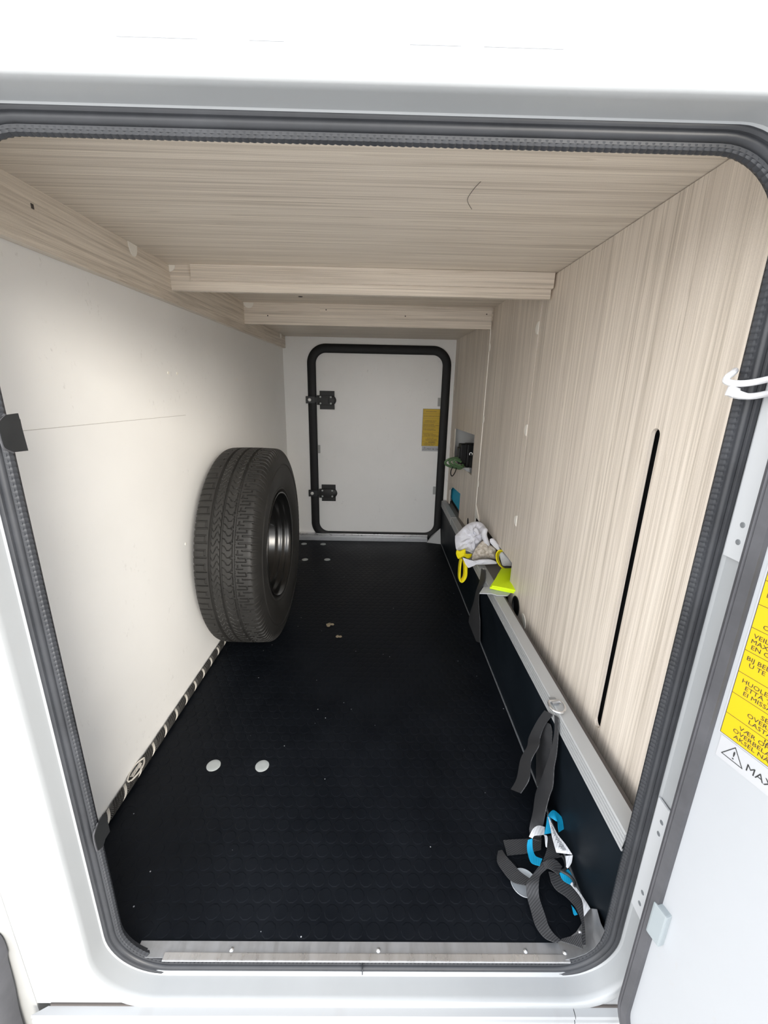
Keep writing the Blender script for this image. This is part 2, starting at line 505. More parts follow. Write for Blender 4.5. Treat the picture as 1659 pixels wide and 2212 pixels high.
wall_back = panel_holes([(-0.70,-0.03),(1.10,-0.03),(1.10,1.40),(-0.70,1.40)],
    [[(p[0],p[1]) for p in reversed(rrect(-0.435,0.404,0.02,1.232,0.07))]], 0.03, lambda u,v,w: (u,YB+w,v), 'wall_back','interior_white')
tag(wall_back, 'white back wall of the locker around the far service door', 'wall', kind='structure')

ceiling = thing('ceiling','beige wood-grain laminate ceiling of the locker in three panels','ceiling',(-0.06,1.0,CZ),kind='structure')
MB().box(-0.67,0.53,0.50,1.372,CZ,CZ+0.02).build('ceiling_panel','wood_x',ceiling)
MB().box(-0.67,0.53,1.373,2.012,1.352,1.372).build('ceiling_panel','wood_x',ceiling)
MB().box(-0.67,0.53,2.013,YB,1.300,1.372).build('ceiling_panel','wood_x',ceiling)
mk = MB().disc((-0.33,1.86,1.3518),(0,0,-1),0.009,0.0012,12)
mk.build('plug_hole','dark_gap',ceiling,True)
MB().tube(catmull([(0.158,0.815,1.3322),(0.152,0.845,1.3322),(0.150,0.885,1.3322),(0.166,0.925,1.3322)]),0.0004,5).build('loose_hair','dark_gap',ceiling)

wall_right = thing('wall_right','beige wood-grain laminate right wall of three boards with slot and hatch','wall',(0.5,1.6,0.15),kind='structure')
def xr1(z): return 0.494+0.006*(z/1.333)
def xr(y): return 0.4965-0.0085*(y-1.436)/0.594
def slot_loop(y0, z0, z1, r, k=10):
    return [(y0+r*math.cos(math.pi*i/k), z1+r*math.sin(math.pi*i/k)) for i in range(k+1)]+[(y0+r*math.cos(math.pi+math.pi*i/k), z0+r*math.sin(math.pi+math.pi*i/k)) for i in range(k+1)]
circ2 = lambda y, z, r, k=24: [(y+r*math.cos(2*math.pi*i/k), z+r*math.sin(2*math.pi*i/k)) for i in range(k)]
p1 = panel_holes([(0.524,0.14),(1.436,0.14),(1.436,CZ-0.0016),(0.524,CZ-0.0016)], [slot_loop(0.766,0.298,0.930,0.0130), circ2(1.341,0.268,0.034)],
    0.008, lambda y,z,w: (xr1(z)+w,y,z), 'wall_board','wood_z',wall_right)
p2 = panel_holes([(1.4385,0.392),(2.032,0.400),(2.032,1.352),(1.4385,1.352)], [], 0.016, lambda y,z,w: (xr(y)+w,y,z), 'wall_board','wood_z',wall_right)
def xr3(y): return 0.4853-0.030*(y-2.032)/0.71
p3 = panel_holes([(2.032,0.285),(2.372,0.285),(2.372,0.428),(2.60,0.418),(2.665,0.382),(2.672,0.285),(2.743,0.285),(2.743,1.352),(2.032,1.352)],
    [[(2.16,0.577),(2.632,0.600),(2.632,0.781),(2.16,0.788)], circ2(2.16,0.322,0.024)], 0.008, lambda y,z,w: (xr3(y)+w,y,z), 'wall_board','wood_z',wall_right)
MB().box(0.4851,0.4925,2.0312,2.0325,0.29,1.35).build('edge_strip','cap_cream',wall_right)
# triangular cut at the foot of the rear board joint
bake([(0.4832,2.026,0.398),(0.4832,1.93,0.398),(0.4832,2.026,0.455),(0.4885,2.026,0.398),(0.4885,1.93,0.398),(0.4885,2.026,0.455)],[(0,1,2),(3,5,4),(0,3,4,1),(1,4,5,2),(2,5,3,0)],'corner_fillet','cap_cream',wall_right)
# half-moon cover caps
def half_cap(name, pos, axis_n, flat_dir, r, parent, mat='cap_cream', squash=1.0, k=12):
    nrm = Vector(axis_n); fd = Vector(flat_dir).normalized(); up = nrm.cross(fd).normalized()
    pts = [Vector(pos)+fd*(-math.sin(math.pi*i/k)*r*squash)+up*(math.cos(math.pi*i/k)*r) for i in range(k+1)]
    th = 0.0022
    v = pts+[p+nrm*th for p in pts]; m = k+1
    f = [tuple(range(m)), tuple(range(m,2*m))]+[(i,(i+1) % m,m+(i+1) % m,m+i) for i in range(m)]
    return bake(v, f, name, mat, parent)
for z in (1.198,0.878,0.556):
    half_cap('cover_cap',(xr(1.437)-0.0002,1.437,z),(-1,0,0),(0,-1,0),0.019,wall_right,squash=1.25)
for z in (1.194,0.875,0.562):
    half_cap('cover_cap',(xr(2.029)-0.0002,2.029,z),(-1,0,0),(0,1,0),0.018,wall_right,squash=0.8)
half_cap('cover_cap',(xr1(0.24)-0.0002,1.258,0.256),(-1,0,0),(0,0.8,-0.6),0.027,wall_right,squash=0.9)
for z in (1.02,0.66): half_cap('cover_cap',(xr3(2.74)-0.0002,2.741,z),(-1,0,0),(0,1,0),0.018,wall_right)
# grommet rings + dark backs
mb = MB(); mb.lathe([(0.004,0.0335),(-0.003,0.0365),(-0.003,0.033),(0.014,0.031)],(xr1(0.268),1.341,0.268),(1,0,0),28)
mb.build('grommet','hinge_black',wall_right,True)
MB().disc((xr1(0.27)+0.001,1.341,0.268),(1,0,0),0.0335,0.003,24).build('grommet_back','cable_black',wall_right)
MB().disc((xr3(2.16)+0.001,2.16,0.322),(1,0,0),0.0235,0.003,24).build('grommet_back','cable_black',wall_right)
MB().box(0.522,0.535,0.66,0.90,0.16,1.10).build('slot_shade','black_plastic',wall_right)  # black sheet added behind the slot; its colour stands in for the cavity's shade

# space behind the right wall
MB_ = MB().box(0.95,0.98,0.5,YB,0.1,1.4).box(0.531,0.98,0.5,YB,1.36,1.39).box(0.47,0.98,0.5,YB,0.10,0.13)
tag(MB_.build('wall_cavity','interior_white'), 'white inner side of the compartment seen through the small hatch', 'wall', kind='structure')
led = MB().box(0.455,0.95,1.438,YB,0.262,0.286).build('trim_1','ledge_board')
tag(led, 'grey brown ledge board under the gloves behind the metal rail', 'ledge', kind='structure')

kick = quadbox([(0.4345,0.5225,-0.02),(0.4265,YB,-0.02),(0.4205,YB,0.262),(0.4265,0.5225,0.262)], (0.02,0,0), 'trim_2','kick_black')
tag(kick, 'black kick panel along the right side of the floor', 'kick panel', kind='structure')
MB().tube([(0.4325,0.52,0.003),(0.4255,YB-0.03,0.003)],0.0032,6).build('sealant_bead','rib_grey',kick,True)

rail = thing('aluminium_rail','long grey ribbed aluminium rail capping the black kick panel','rail',(0.44,1.6,0.25))
def rail_prof(x):   # cross-section in (x,z)
    return [(x,0.252),(x-0.0035,0.2525),(x-0.0035,0.258),(x+0.0008,0.2592),(x+0.0008,0.2612),(x-0.0035,0.2625),(x-0.0035,0.2672),(x+0.0008,0.2684),(x+0.0008,0.2704),(x-0.0035,0.2716),(x-0.0035,0.2762),(x+0.0008,0.2774),(x+0.0008,0.2794),(x-0.0035,0.2806),(x-0.0035,0.285),(x+0.0008,0.2862),(x+0.0008,0.288),(x-0.0035,0.289),(x-0.001,0.2915),(x+0.0305,0.2915),(x+0.0305,0.287),(x,0.287)]
a = rail_prof(0.4262); bq = rail_prof(0.4215)
v = [(p[0],0.5225,p[1]) for p in a]+[(p[0],YB,p[1]) for p in bq]; m_ = len(a)
bake(v, [(i,(i+1) % m_,m_+(i+1) % m_,m_+i) for i in range(m_)]+[tuple(range(m_)),tuple(range(m_,2*m_))],'rail_profile','rail_grey',rail)
quadbox([(0.4572,0.5225,0.286),(0.4525,1.434,0.286),(0.4525,1.434,0.2905),(0.4572,0.5225,0.2905)],(0.008,0,0),'gap_strip','dark_gap',rail)
MB().box(0.417,0.452,2.335,2.343,0.250,0.2935,0.001).build('rail_joint','rail_grey',rail)
rv = MB().disc((0.43,0.83,0.2915),(0,0,1),0.004,0.002,12,0.001).build('rivet','steel',rail,True)

# ceiling beams
side_beam = thing('side_beam','long beige wood-grain batten under the ceiling along the left wall','beam',(-0.62,1.6,1.232))
quadbox([(xl(0.508)+0.0005,0.508,1.232),(xl(2.742)+0.0005,2.742,1.232),(xl(2.742)+0.0005,2.742,CZ),(xl(0.508)+0.0005,0.508,CZ)],(0.018,0,0),'batten','wood_y',side_beam)
quadbox([(xl(1.378)+0.0005,1.378,1.331),(xl(1.998)+0.0005,1.998,1.331),(xl(1.998)+0.0005,1.998,1.3518),(xl(1.378)+0.0005,1.378,1.3518)],(0.018,0,0),'batten_top','wood_y',side_beam)
for y, z, sq in ((1.178,1.3325,1.5),(2.63,1.300,1.3)):
    half_cap('cover_cap',(xl(y)+0.0187,y,z),(1,0,0),(0,0,1),0.019,side_beam,squash=sq)
MB().box(xl(0.87)+0.0185,xl(0.87)+0.0195,0.868,0.874,1.296,1.304).build('nick','dark_gap',side_beam)

cb1 = thing('cross_beam','nearer beige cross beam under the ceiling with a strip on its face','beam',(-0.07,1.37,1.266))
MB().box(-0.617,0.4935,1.36,1.376,1.266,1.352).build('beam_board','wood_light',cb1)
MB().box(-0.550,0.4937,1.343,1.3598,1.291,1.3325,0.0008).build('face_strip','wood_light',cb1)
half_cap('cover_cap',(-0.616,1.3595,1.332),(0,-1,0),(0,0,1),0.018,cb1)
cb2 = thing('cross_beam','farther beige cross beam under the ceiling close to the back wall','beam',(-0.06,2.0,1.266))
MB().box(-0.603,0.4785,2.0,2.016,1.265,1.352).build('beam_board','wood_light',cb2)
MB().box(-0.272,0.4785,1.9975,1.9998,1.291,1.340).build('face_strip','wood_light',cb2)
half_cap('cover_cap',(-0.580,1.9995,1.3505),(0,-1,0),(0,0,1),0.022,cb2)
for x, z in ((-0.50,1.300),(-0.245,1.328),(0.10,1.31),(0.455,1.325)):
    MB().disc((x,1.9975 if x > -0.3 else 1.9998,z),(0,-1,0),0.0028,0.0008,10).build('screw','dark_gap',cb2)

# ------------------------------------------------------------------ far service door
door1 = thing('door_1','closed white service door in the back wall with two black hinges','door',(-0.01,2.75,0.04),kind='structure')
pa = rrect(-0.425,0.394,0.03,1.222,0.072)
panel_holes([(p[0],p[1]) for p in pa],[],0.025,lambda u,v,w:(u,2.748+w,v),'door_panel','interior_white',door1)
v, f = sweep(rrect(-0.432,0.404,0.031,1.236,0.09), [(-0.026,2.7455),(-0.0265,2.733),(-0.018,2.7275),(0.0,2.726),(0.018,2.7275),(0.026,2.733),(0.0265,2.7445)])
bake(v, f, 'rubber_seal','back_seal_rubber',door1,True)
def hinge(zc, nm):
    mb = MB().box(-0.402,-0.306,2.722,2.742,zc-0.029,zc+0.029,0.002)
    # rounded nose on the right
    mb.lathe([(0,0.0001),(0,0.030),(0.018,0.029),(0.020,0.026),(0.020,0.0001)],(-0.312,2.742,zc),(0,-1,0),28)
    h = mb.build('hinge','hinge_black',door1,True)
    MB().box(-0.386,-0.293,2.738,2.746,zc-0.056,zc+0.057,0.0015).build('back_plate','hinge_black',h)
    MB().box(-0.418,-0.398,2.721,2.735,zc-0.014,zc+0.018,0.002).build('arm','hinge_black',h)
    MB().box(-0.470,-0.415,2.715,2.728,zc-0.021,zc+0.023,0.002).build('knuckle_block','black_plastic',h)
    tag(MB().disc((-0.446,2.715,zc+0.001),(0,-1,0),0.0105,0.003,18,0.001).build('screw','screw_pale',h,True),'pale round screw head')
    for x in (-0.379,-0.314):
        for dz in (-0.019,0.020):
            MB().disc((x,2.722,zc+dz),(0,-1,0),0.0058,0.002,14).build('screw','disc_grey',h,True)
hinge(0.929,'upper'); hinge(0.328,'lower')
for x, z in ((-0.402,0.620),(0.372,0.932),(0.372,0.357)):
    MB().box(x-0.012,x+0.012,2.738,2.7475,z-0.026,z+0.026,0.001).build('clip_tab','tab_grey',door1)

# ------------------------------------------------------------------ warning label (same print on both doors)
LBL = [ # row (0 = lowest), line slot (0 top..2), left offset, text, bold
 (7,1,0.020,'BITTE BEACHTEN',0),(6,1,0.0052,'DO NOT OVERLOAD THE AXLE',0),
 (5,1,0.0142,'OVERBELAST DE AS',0),(5,2,0.0105,'CARICO MASSIMO',0),
 (4,0,0.0047,'VEILLEZ AU POIDS',0),(4,1,0.0035,'MAXI AUTORISÉ DE L’ESSIEU',0),(4,2,0.0051,'EN CAS DE CHARGE',0),
 (3,0,0.0042,'BIJ BELADEN DIENT',0),(3,1,0.0082,'U TE WAARBORGEN',0),
 (2,0,0.0063,'HUOLEHDI SIITÄ',0),(2,1,0.0110,'ETTÄ TAKA-AKSELIA',0),(2,2,0.0108,'EI MISSÄÄN TAPAUKSESSA',0),
 (1,0,0.0337,'SE TILL ATT',0),(1,1,0.0209,'OVERBELASTA INTE',0),(1,2,0.0240,'LASTAR BAKAXELN',0),
 (0.66,2,0.0427,'!ADVARSEL!',1),(0,0,0.0175,'VÆR OPMÆRKSOM',0),(0,1,0.0120,'OVERBELASTER BAG',0),(0,2,0.0147,'AKSEL NÅR DEN',0)]
def warning_label(fn, parent, label):
    """fn(u, w, out) gives the point u across and w up the label, out from the surface"""
    def slab(u0,u1,w0,w1,o0,o1):
        return [fn(u,w,o) for o in (o0,o1) for u,w in ((u0,w0),(u1,w0),(u1,w1),(u0,w1))], [(0,1,2,3),(4,7,6,5),(0,4,5,1),(1,5,6,2),(2,6,7,3),(3,7,4,0)]
    v, f = slab(-0.0022,0.1142,-0.0022,0.2366,0.0002,0.0006)
    L = bake(v, f, 'warning_label','label_white',parent)
    tag(L, label)
    v, f = slab(0,0.112,0,0.2344,0.0004,0.0009)
    bake(v, f, 'yellow_field','label_yellow',L)
    mb = MB()
    for k in range(9):
        w = 0.0293*k
        mb.add(*slab(0,0.112,w-0.0003,w+0.0003,0.0008,0.0010))
    for u in (0,0.112): mb.add(*slab(u-0.0003,u+0.0003,0,0.2344,0.0008,0.0010))
    mb.build('row_rule','print_black',L)
    mb = MB()
    for row, ln, u, s, bd in LBL:
        w = 0.0293*row+0.0293*0.5+0.0098-0.0060-ln*0.0073
        sz = 0.0076 if s[:4] not in ('MAX ',) else 0.012
        tv, tf, me = text_mesh(s, sz, Matrix.Identity(4), 't', None, None, 0.00010 if bd else 0.0)
        mx = max(p[0] for p in tv)
        k = min(1.12, (0.109-u)/mx)
        mb.add([fn(u+p[0]*k, w+p[1], 0.0012) for p in tv], tf)
        bpy.data.meshes.remove(me)
    mb.build('lettering','print_black',L)
    # white sticker under it
    v, f = slab(0.002,0.114,-0.034,-0.003,0.0002,0.0006)
    L2 = bake(v, f, 'load_sticker','label_white',parent)
    mb = MB()
    T = [(0.0078,-0.0258),(0.0318,-0.0258),(0.0198,-0.0068)]
    for i in range(3):
        a, b_ = Vector(T[i]), Vector(T[(i+1) % 3]); d_ = (b_-a).normalized(); q = Vector((-d_.y,d_.x))*0.0005
        P = [a-q-d_*0.0004,b_-q+d_*0.0004,b_+q+d_*0.0004,a+q-d_*0.0004]
        mb.add([fn(p.x,p.y,0.0009) for p in P],[(0,1,2,3)])
    for s, u, w, sz, bd in (('!',0.0183,-0.0232,0.0155,0.0001),('MAX',0.0345,-0.0240,0.0135,0.0),('150',0.067,-0.0240,0.0125,0.0001),('KG',0.093,-0.0240,0.0125,0.0001)):
        tv, tf, me = text_mesh(s, sz, Matrix.Identity(4), 't', None, None, bd)
        mb.add([fn(u+p[0],w+p[1],0.0009) for p in tv], tf); bpy.data.meshes.remove(me)
    mb.build('lettering','print_black',L2)
warning_label(lambda u,w,o: (0.2705+u*0.985, 2.748-o, 0.6535+w), door1, 'small yellow warning label with rows of dark print')

# ------------------------------------------------------------------ front: outer skin, frame, seal
hole = [(p[0],p[1]) for p in reversed(rrect(OX0-0.004,OX1+0.004,OZ0-0.004,OZ1+0.004,0.102))]
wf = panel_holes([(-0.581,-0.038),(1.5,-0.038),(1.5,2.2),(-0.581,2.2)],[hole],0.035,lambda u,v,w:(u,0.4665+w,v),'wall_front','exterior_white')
tag(wf, 'white outer body panel around the locker opening', 'body panel', kind='structure')
hole2 = [(p[0],p[1]) for p in reversed(rrect(IX0-0.010,IX1+0.010,IZ0-0.010,IZ1+0.010,0.092))]
panel_holes([(-0.70,-0.2),(1.0,-0.2),(1.0,1.42),(-0.70,1.42)],[hole2],0.006,lambda u,v,w:(u,0.5165+w,v),'inner_skin','interior_white',wf)
mb = MB()
for x0, x1, z in ((-0.235,-0.165,1.2895),(-0.12,-0.09,1.2895),(0.02,0.065,1.290),(0.085,0.155,1.290)):
    mb.box(x0,x1,0.4660,0.4668,z,z+0.0006)
mb.build('cracked_sealant','sheet_grey',wf)

frame = thing('trim_3','white raised frame of the locker opening','door frame',(0,0.47,-0.05),kind='structure')
fp = [(-0.003,0.508),(-0.0035,0.5015),(-0.001,0.4995),(0.0012,0.4975),(0.0018,0.494),(0.003,0.474),(0.004,0.4665),(0.0062,0.4638),(0.009,0.463),(0.0195,0.4632),(0.0235,0.4645),(0.0258,0.4668),(0.026,0.475),(0.010,0.49)]
v, f = sweep(rrect(OX0,OX1,OZ0,OZ1,0.098), fp)
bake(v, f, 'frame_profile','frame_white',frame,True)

seal = thing('rubber_seal','dark grey rubber seal running round the whole locker opening','seal',(0,0.5,-0.02))
N_PER = 0.0018
pathI = rrect(IX0,IX1,IZ0,IZ1,0.083,step=N_PER)
def ribmod(i, prof):
    s = (1.0,1.0,0.95,0.86)[i % 4]
    return [(0.0048+(a-0.0048)*s, 0.5135+(y-0.5135)*s) for a, y in prof]
v, f = sweep(pathI, circ(0.0048,0.5135,0.0062,8), mod=ribmod)
bake(v, f, 'ribbed_bead','seal_rubber',seal,True)
pathS = rrect(IX0,IX1,IZ0,IZ1,0.083)
v, f = sweep(pathS, circ(0.0116,0.5075,0.0056,12)); bake(v, f, 'bulb_lip','seal_rubber',seal,True)
v, f = sweep(pathS, circ(0.0178,0.5025,0.0042,10,0.9)); bake(v, f, 'outer_lip','seal_rubber',seal,True)
v, f = sweep(pathS, [(0.003,0.521),(0.003,0.508),(0.021,0.503),(0.021,0.521)]); bake(v, f, 'seal_base','seal_rubber',seal)
MB().box(-0.0165,-0.0150,0.4985,0.5135,-0.0325,-0.009,0.0004).build('joint_mark','seal_rubber',seal)

# sill at the front edge of the floor
sill = thing('sill_strip','scratched aluminium sill strip at the front edge of the floor','sill',(-0.03,0.515,0))
bake([(-0.43,0.532,0.0006),(0.352,0.532,0.0006),(0.364,0.508,0.0006),(-0.43,0.508,0.0006),(-0.43,0.532,0.002),(0.352,0.532,0.002),(0.364,0.508,0.002),(-0.43,0.508,0.002)],
     [(0,3,2,1),(4,5,6,7),(0,1,5,4),(1,2,6,5),(2,3,7,6),(3,0,4,7)],'flange','sill_aluminium',sill)
MB().box(-0.378,0.364,0.5025,0.5145,0.0005,0.0042,0.0012).build('raised_lip','steel',sill)
for x in (-0.258,0.013,0.287): MB().disc((x,0.5195,0.002),(0,0,1),0.0042,0.0012,14,0.0022).build('rivet','steel',sill,True)

# folded metal corner plates
cpl = thing('corner_plate','thin folded metal plate in the near right floor corner','corner plate',(0.40,0.53,0))
rim_ = [(0.350,0.506,0.0030),(0.372,0.507,0.0085),(0.392,0.508,0.018),(0.406,0.509,0.032),(0.414,0.510,0.050),(0.4195,0.512,0.072)]
mid_ = [(0.352,0.520,0.0026),(0.370,0.520,0.0045),(0.388,0.521,0.011),(0.403,0.522,0.023),(0.413,0.524,0.042),(0.421,0.527,0.066)]
out_ = [(0.353,0.533,0.0022),(0.371,0.537,0.0022),(0.394,0.548,0.0026),(0.412,0.562,0.0045),(0.4285,0.586,0.006),(0.4275,0.552,0.060)]
v = rim_+mid_+out_; v = v+[(p[0],p[1],p[2]-0.0012) for p in v]
f = [(r_*6+i,r_*6+i+1,r_*6+7+i,r_*6+6+i) for r_ in range(2) for i in range(5)]
f += [tuple(18+i for i in reversed(q)) for q in f]
edge = list(range(6))+[11,17]+list(range(16,11,-1))+[6]
f += [(edge[i],edge[(i+1) % len(edge)],18+edge[(i+1) % len(edge)],18+edge[i]) for i in range(len(edge))]
bake(v, f, 'plate','sill_aluminium',cpl,True)
MB().disc((0.359,0.5165,0.0030),(0,0,1),0.0042,0.0012,14,0.002).build('rivet','steel',cpl,True)
MB().disc((0.400,0.5455,0.0075),(0.25,-0.2,1),0.0042,0.0014,14,0.002).build('rivet','steel',cpl,True)

thr = thing('threshold_strip','narrow bare aluminium strip under the far service door','sill',(-0.13,2.72,0))
MB().box(-0.604,0.335,2.706,2.742,0.0005,0.030,0.002).build('strip_base','sill_aluminium',thr)
MB().box(-0.604,0.335,2.717,2.7425,0.030,0.047,0.0015).build('strip_edge','steel',thr)
cp2 = bake([(0.331,2.700,0.003),(0.422,2.672,0.003),(0.4195,2.712,0.100),(0.360,2.722,0.040),(0.331,2.700,0.0005),(0.424,2.672,0.0005),(0.4215,2.716,0.100),(0.360,2.726,0.038)],
     [(0,1,2,3),(4,7,6,5),(0,4,5,1),(1,5,6,2),(2,6,7,3),(3,7,4,0)],'corner_plate','rail_grey')
tag(cp2, 'small pale metal gusset in the far right floor corner', 'corner plate')

# outside left corner moulding, skirt rail, dark bumper
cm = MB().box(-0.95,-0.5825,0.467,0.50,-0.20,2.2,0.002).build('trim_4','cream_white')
tag(cm, 'off-white corner moulding left of the outer body panel', 'body trim', kind='structure')
sk = thing('skirt_rail','white ribbed skirt rail under the locker opening','rail',(0.2,0.46,-0.2))
pr = [(0.464,-0.0405),(0.4535,-0.0425),(0.452,-0.0475),(0.4555,-0.0500),(0.4555,-0.0525),(0.452,-0.055),(0.452,-0.064),(0.4555,-0.0665),(0.4555,-0.069),(0.451,-0.072),(0.451,-0.16),(0.464,-0.17)]
def skirt(x0, x1, cut, parent, nm):
    v = [(x0-(0.022 if y < 0.46 and cut else 0)*1.0, y, z) for y, z in pr]+[(x1, y, z) for y, z in pr]; k = len(pr)
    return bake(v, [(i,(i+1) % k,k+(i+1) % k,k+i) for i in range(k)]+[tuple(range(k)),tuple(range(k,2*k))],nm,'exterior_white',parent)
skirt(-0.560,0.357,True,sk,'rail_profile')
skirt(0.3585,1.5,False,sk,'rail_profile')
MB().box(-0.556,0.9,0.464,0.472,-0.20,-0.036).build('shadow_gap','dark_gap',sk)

bt = catmull([(-0.640,0.452,0.16),(-0.606,0.447,0.142),(-0.600,0.445,0.105),(-0.604,0.445,0.085),(-0.607,0.444,0.02),(-0.612,0.442,-0.06),(-0.615,0.442,-0.2)])
v = []; f = []
for p in bt:
    for dx, dy in ((-0.10,0.018),(-0.10,-0.020),(-0.02,-0.022),(-0.006,-0.016),(0.004,0.0),(0.006,0.018)):
        v.append((p.x+dx-0.002,p.y+dy,p.z))
k = 6
for i in range(len(bt)-1):
    for j in range(k): f.append((i*k+j,i*k+(j+1) % k,(i+1)*k+(j+1) % k,(i+1)*k+j))
f += [tuple(range(k)), tuple(range((len(bt)-1)*k,len(bt)*k))]
arch = bake(v, f, 'bumper_corner','gasket_rubber',None,True)
tag(arch, 'dark grey plastic bumper corner at the lower left outside', 'bumper')

# ------------------------------------------------------------------ open door on the right
E0 = Vector((0.418,0.446)); DD = Vector((0.26,-0.966)).normalized(); NN = Vector((-DD.y*-1, -DD.x)) 
NN = Vector((-0.966,-0.26)).normalized()
def dfn(t, z, o): 
    p = E0+DD*t+NN*o
    return (p.x,p.y,z)
door2 = thing('door_2','open white locker door at the right with dark gasket and yellow label','door',(0.53,0.02,-0.05),kind='structure')
dp = rrect(0.004,0.90,-0.047,1.275,0.075)
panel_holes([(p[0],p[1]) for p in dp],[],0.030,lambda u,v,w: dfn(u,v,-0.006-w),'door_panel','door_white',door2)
v, f = sweep(rrect(0.0,0.904,-0.051,1.279,0.078), [(0.0,-0.012),(0.0,0.002),(-0.0035,0.0035),(-0.0055,0.0015),(-0.0068,0.0032),(-0.0175,0.002),(-0.0182,-0.007),(-0.004,-0.012)], fn=lambda x,z,y: dfn(x,z,y))
bake(v, f, 'gasket','gasket_rubber',door2,True)
warning_label(lambda u,w,o: dfn(0.0256+u,0.6006+w,-0.006+o), door2, 'large yellow warning label with rows of dark print')
def tabbox(t0,t1,z0,z1,o0,o1,bev):
    c = Vector(dfn((t0+t1)/2,(z0+z1)/2,(o0+o1)/2))
    return MB().obox(c,(DD.x*(t1-t0)/2,DD.y*(t1-t0)/2,0),(NN.x*(o1-o0)/2,NN.y*(o1-o0)/2,0),(0,0,(z1-z0)/2),bev)
tabbox(0.012,0.034,0.217,0.280,-0.008,0.004,0.0025).build('clip_tab','tab_pale',door2)

# hinge leaves on the right side of the frame
def hinge_leaf(z0, z1, zs, label):
    h = thing('hinge_leaf',label,'hinge',(0.446,0.485,z0),'white hinge leaves of the open door')
    MB().box(0.4415,0.4449,0.462,0.4985,z0,z1,0.0006).build('leaf_plate','hinge_white',h)
    for z in zs:
        MB().disc((0.4415,0.4815,z),(-1,0,0),0.0036,0.0006,16).build('screw','screw_grey',h,True)
    return h
hinge_leaf(0.806,1.20,(0.851,0.829,1.17,1.15),'upper white hinge leaf beside the seal, next to the white hook')
hinge_leaf(0.170,0.402,(0.3715,0.3485,0.2195,0.1945),'lower white hinge leaf beside the seal near the door bottom')

# white hook on the right edge of the opening
hk = thing('door_hook','white wire hook wrapped round the rubber seal beside the wood wall','hook',(0.43,0.50,1.0))
MB().tube(catmull([(0.560,0.478,1.052),(0.500,0.478,1.036),(0.450,0.480,1.026),(0.415,0.484,1.0165),(0.400,0.490,1.0145),(0.3905,0.494,1.0165),(0.394,0.499,1.0215),(0.404,0.505,1.0265),(0.420,0.523,1.030)],8),0.0036,10).build('upper_wire','hook_white',hk,True)
MB().tube(catmull([(0.560,0.486,1.026),(0.500,0.484,1.016),(0.450,0.484,1.0085),(0.420,0.487,1.0015),(0.408,0.490,1.0018),(0.399,0.492,1.0045)],8),lambda s: 0.0036+0.0022*max(0,(s-0.7)/0.3),10).build('lower_wire','hook_white',hk,True)
MB().obox((0.399,0.493,1.0055),(0.0065,0.001,-0.0015),(0,0.003,0),(0.001,0,0.0055),0.0018).build('end_lug','hook_white',hk)

# black clips on the left edge of the opening
def seal_clip(z0, z1, dy, label, leaf):
    c = thing('seal_clip',label,'clip',(-0.44,0.515,z0),'black plastic clips on the left edge')
    n_ = 10; r_ = 0.012
    lo = [(0.4985+r_-r_*math.cos(math.pi/2*i/n_), z1-r_+r_*math.sin(math.pi/2*i/n_)) for i in range(n_+1)]
    hi = [(0.4985+r_-r_*math.sin(math.pi/2*i/n_)*1.0, z0+r_-r_*math.cos(math.pi/2*i/n_)) for i in range(n_+1)]
    outl = lo+[(0.4985+dy,z1+0.001),(0.4985+dy+0.003,z0-(0.001 if not leaf else -0.016))]+hi
    panel_holes(outl,[],0.0022,lambda y,z,w:(-0.4425-w*0.8+0.0,y,z),'clip_plate','black_plastic',c)
    P = catmull([(-0.4435,0.4985+0.012,z1+0.0005),(-0.4435,0.4988+0.002,z1-0.006),(-0.4440,0.4978,z1-0.014),(-0.4440,0.4978,z0+0.014),(-0.4435,0.4995,z0+0.006),(-0.4435,0.4985+0.012,z0-0.0005)])
    MB().tube(P,0.0013,6).build('bent_edge','gasket_rubber',c,True)
    MB().box(-0.4478,-0.4428,0.506,0.530,z0+0.006,z1-0.006).build('grip','black_plastic',c)
seal_clip(0.9185,0.9625,0.030,'upper black clip on the left edge of the rubber seal',False)
seal_clip(0.272,0.322,0.026,'lower black clip on the seal by the near end of the rope',True)
# ------------------------------------------------------------------ spare wheel
wheel = thing('spare_wheel','used black spare wheel standing upright on the floor against the left wall','wheel',(-0.495,1.615,0.0))
WC = Vector((-0.495,1.615,0.3872))
half = [(0.082,0.207),(0.088,0.214),(0.094,0.222),(0.0985,0.2245),(0.0985,0.229),(0.0965,0.2315),(0.1005,0.240),(0.104,0.254),(0.1085,0.276),(0.1100,0.298),(0.1090,0.314),(0.1062,0.3175),(0.1062,0.3225),(0.1085,0.3255),(0.1052,0.342),(0.1030,0.3555),(0.1000,0.3650),(0.0975,0.3710),(0.0945,0.3765),(0.0910,0.3805)]
tr = [0.0880-0.176*i/88 for i in range(89)]
prof = []; kind = []
for h, r in half: prof.append((h,r)); kind.append(0)
for h in tr:
    e = abs(h)/0.09; prof.append((h, 0.3868-0.0030*e**2.5-0.0022*max(0,(e-0.86)/0.14)**2)); kind.append(1)
for h, r in reversed(half): prof.append((-h,r)); kind.append(0)
PITCH = 104; SUB = 14; NA = PITCH*SUB
def frac(x): return x-math.floor(x)
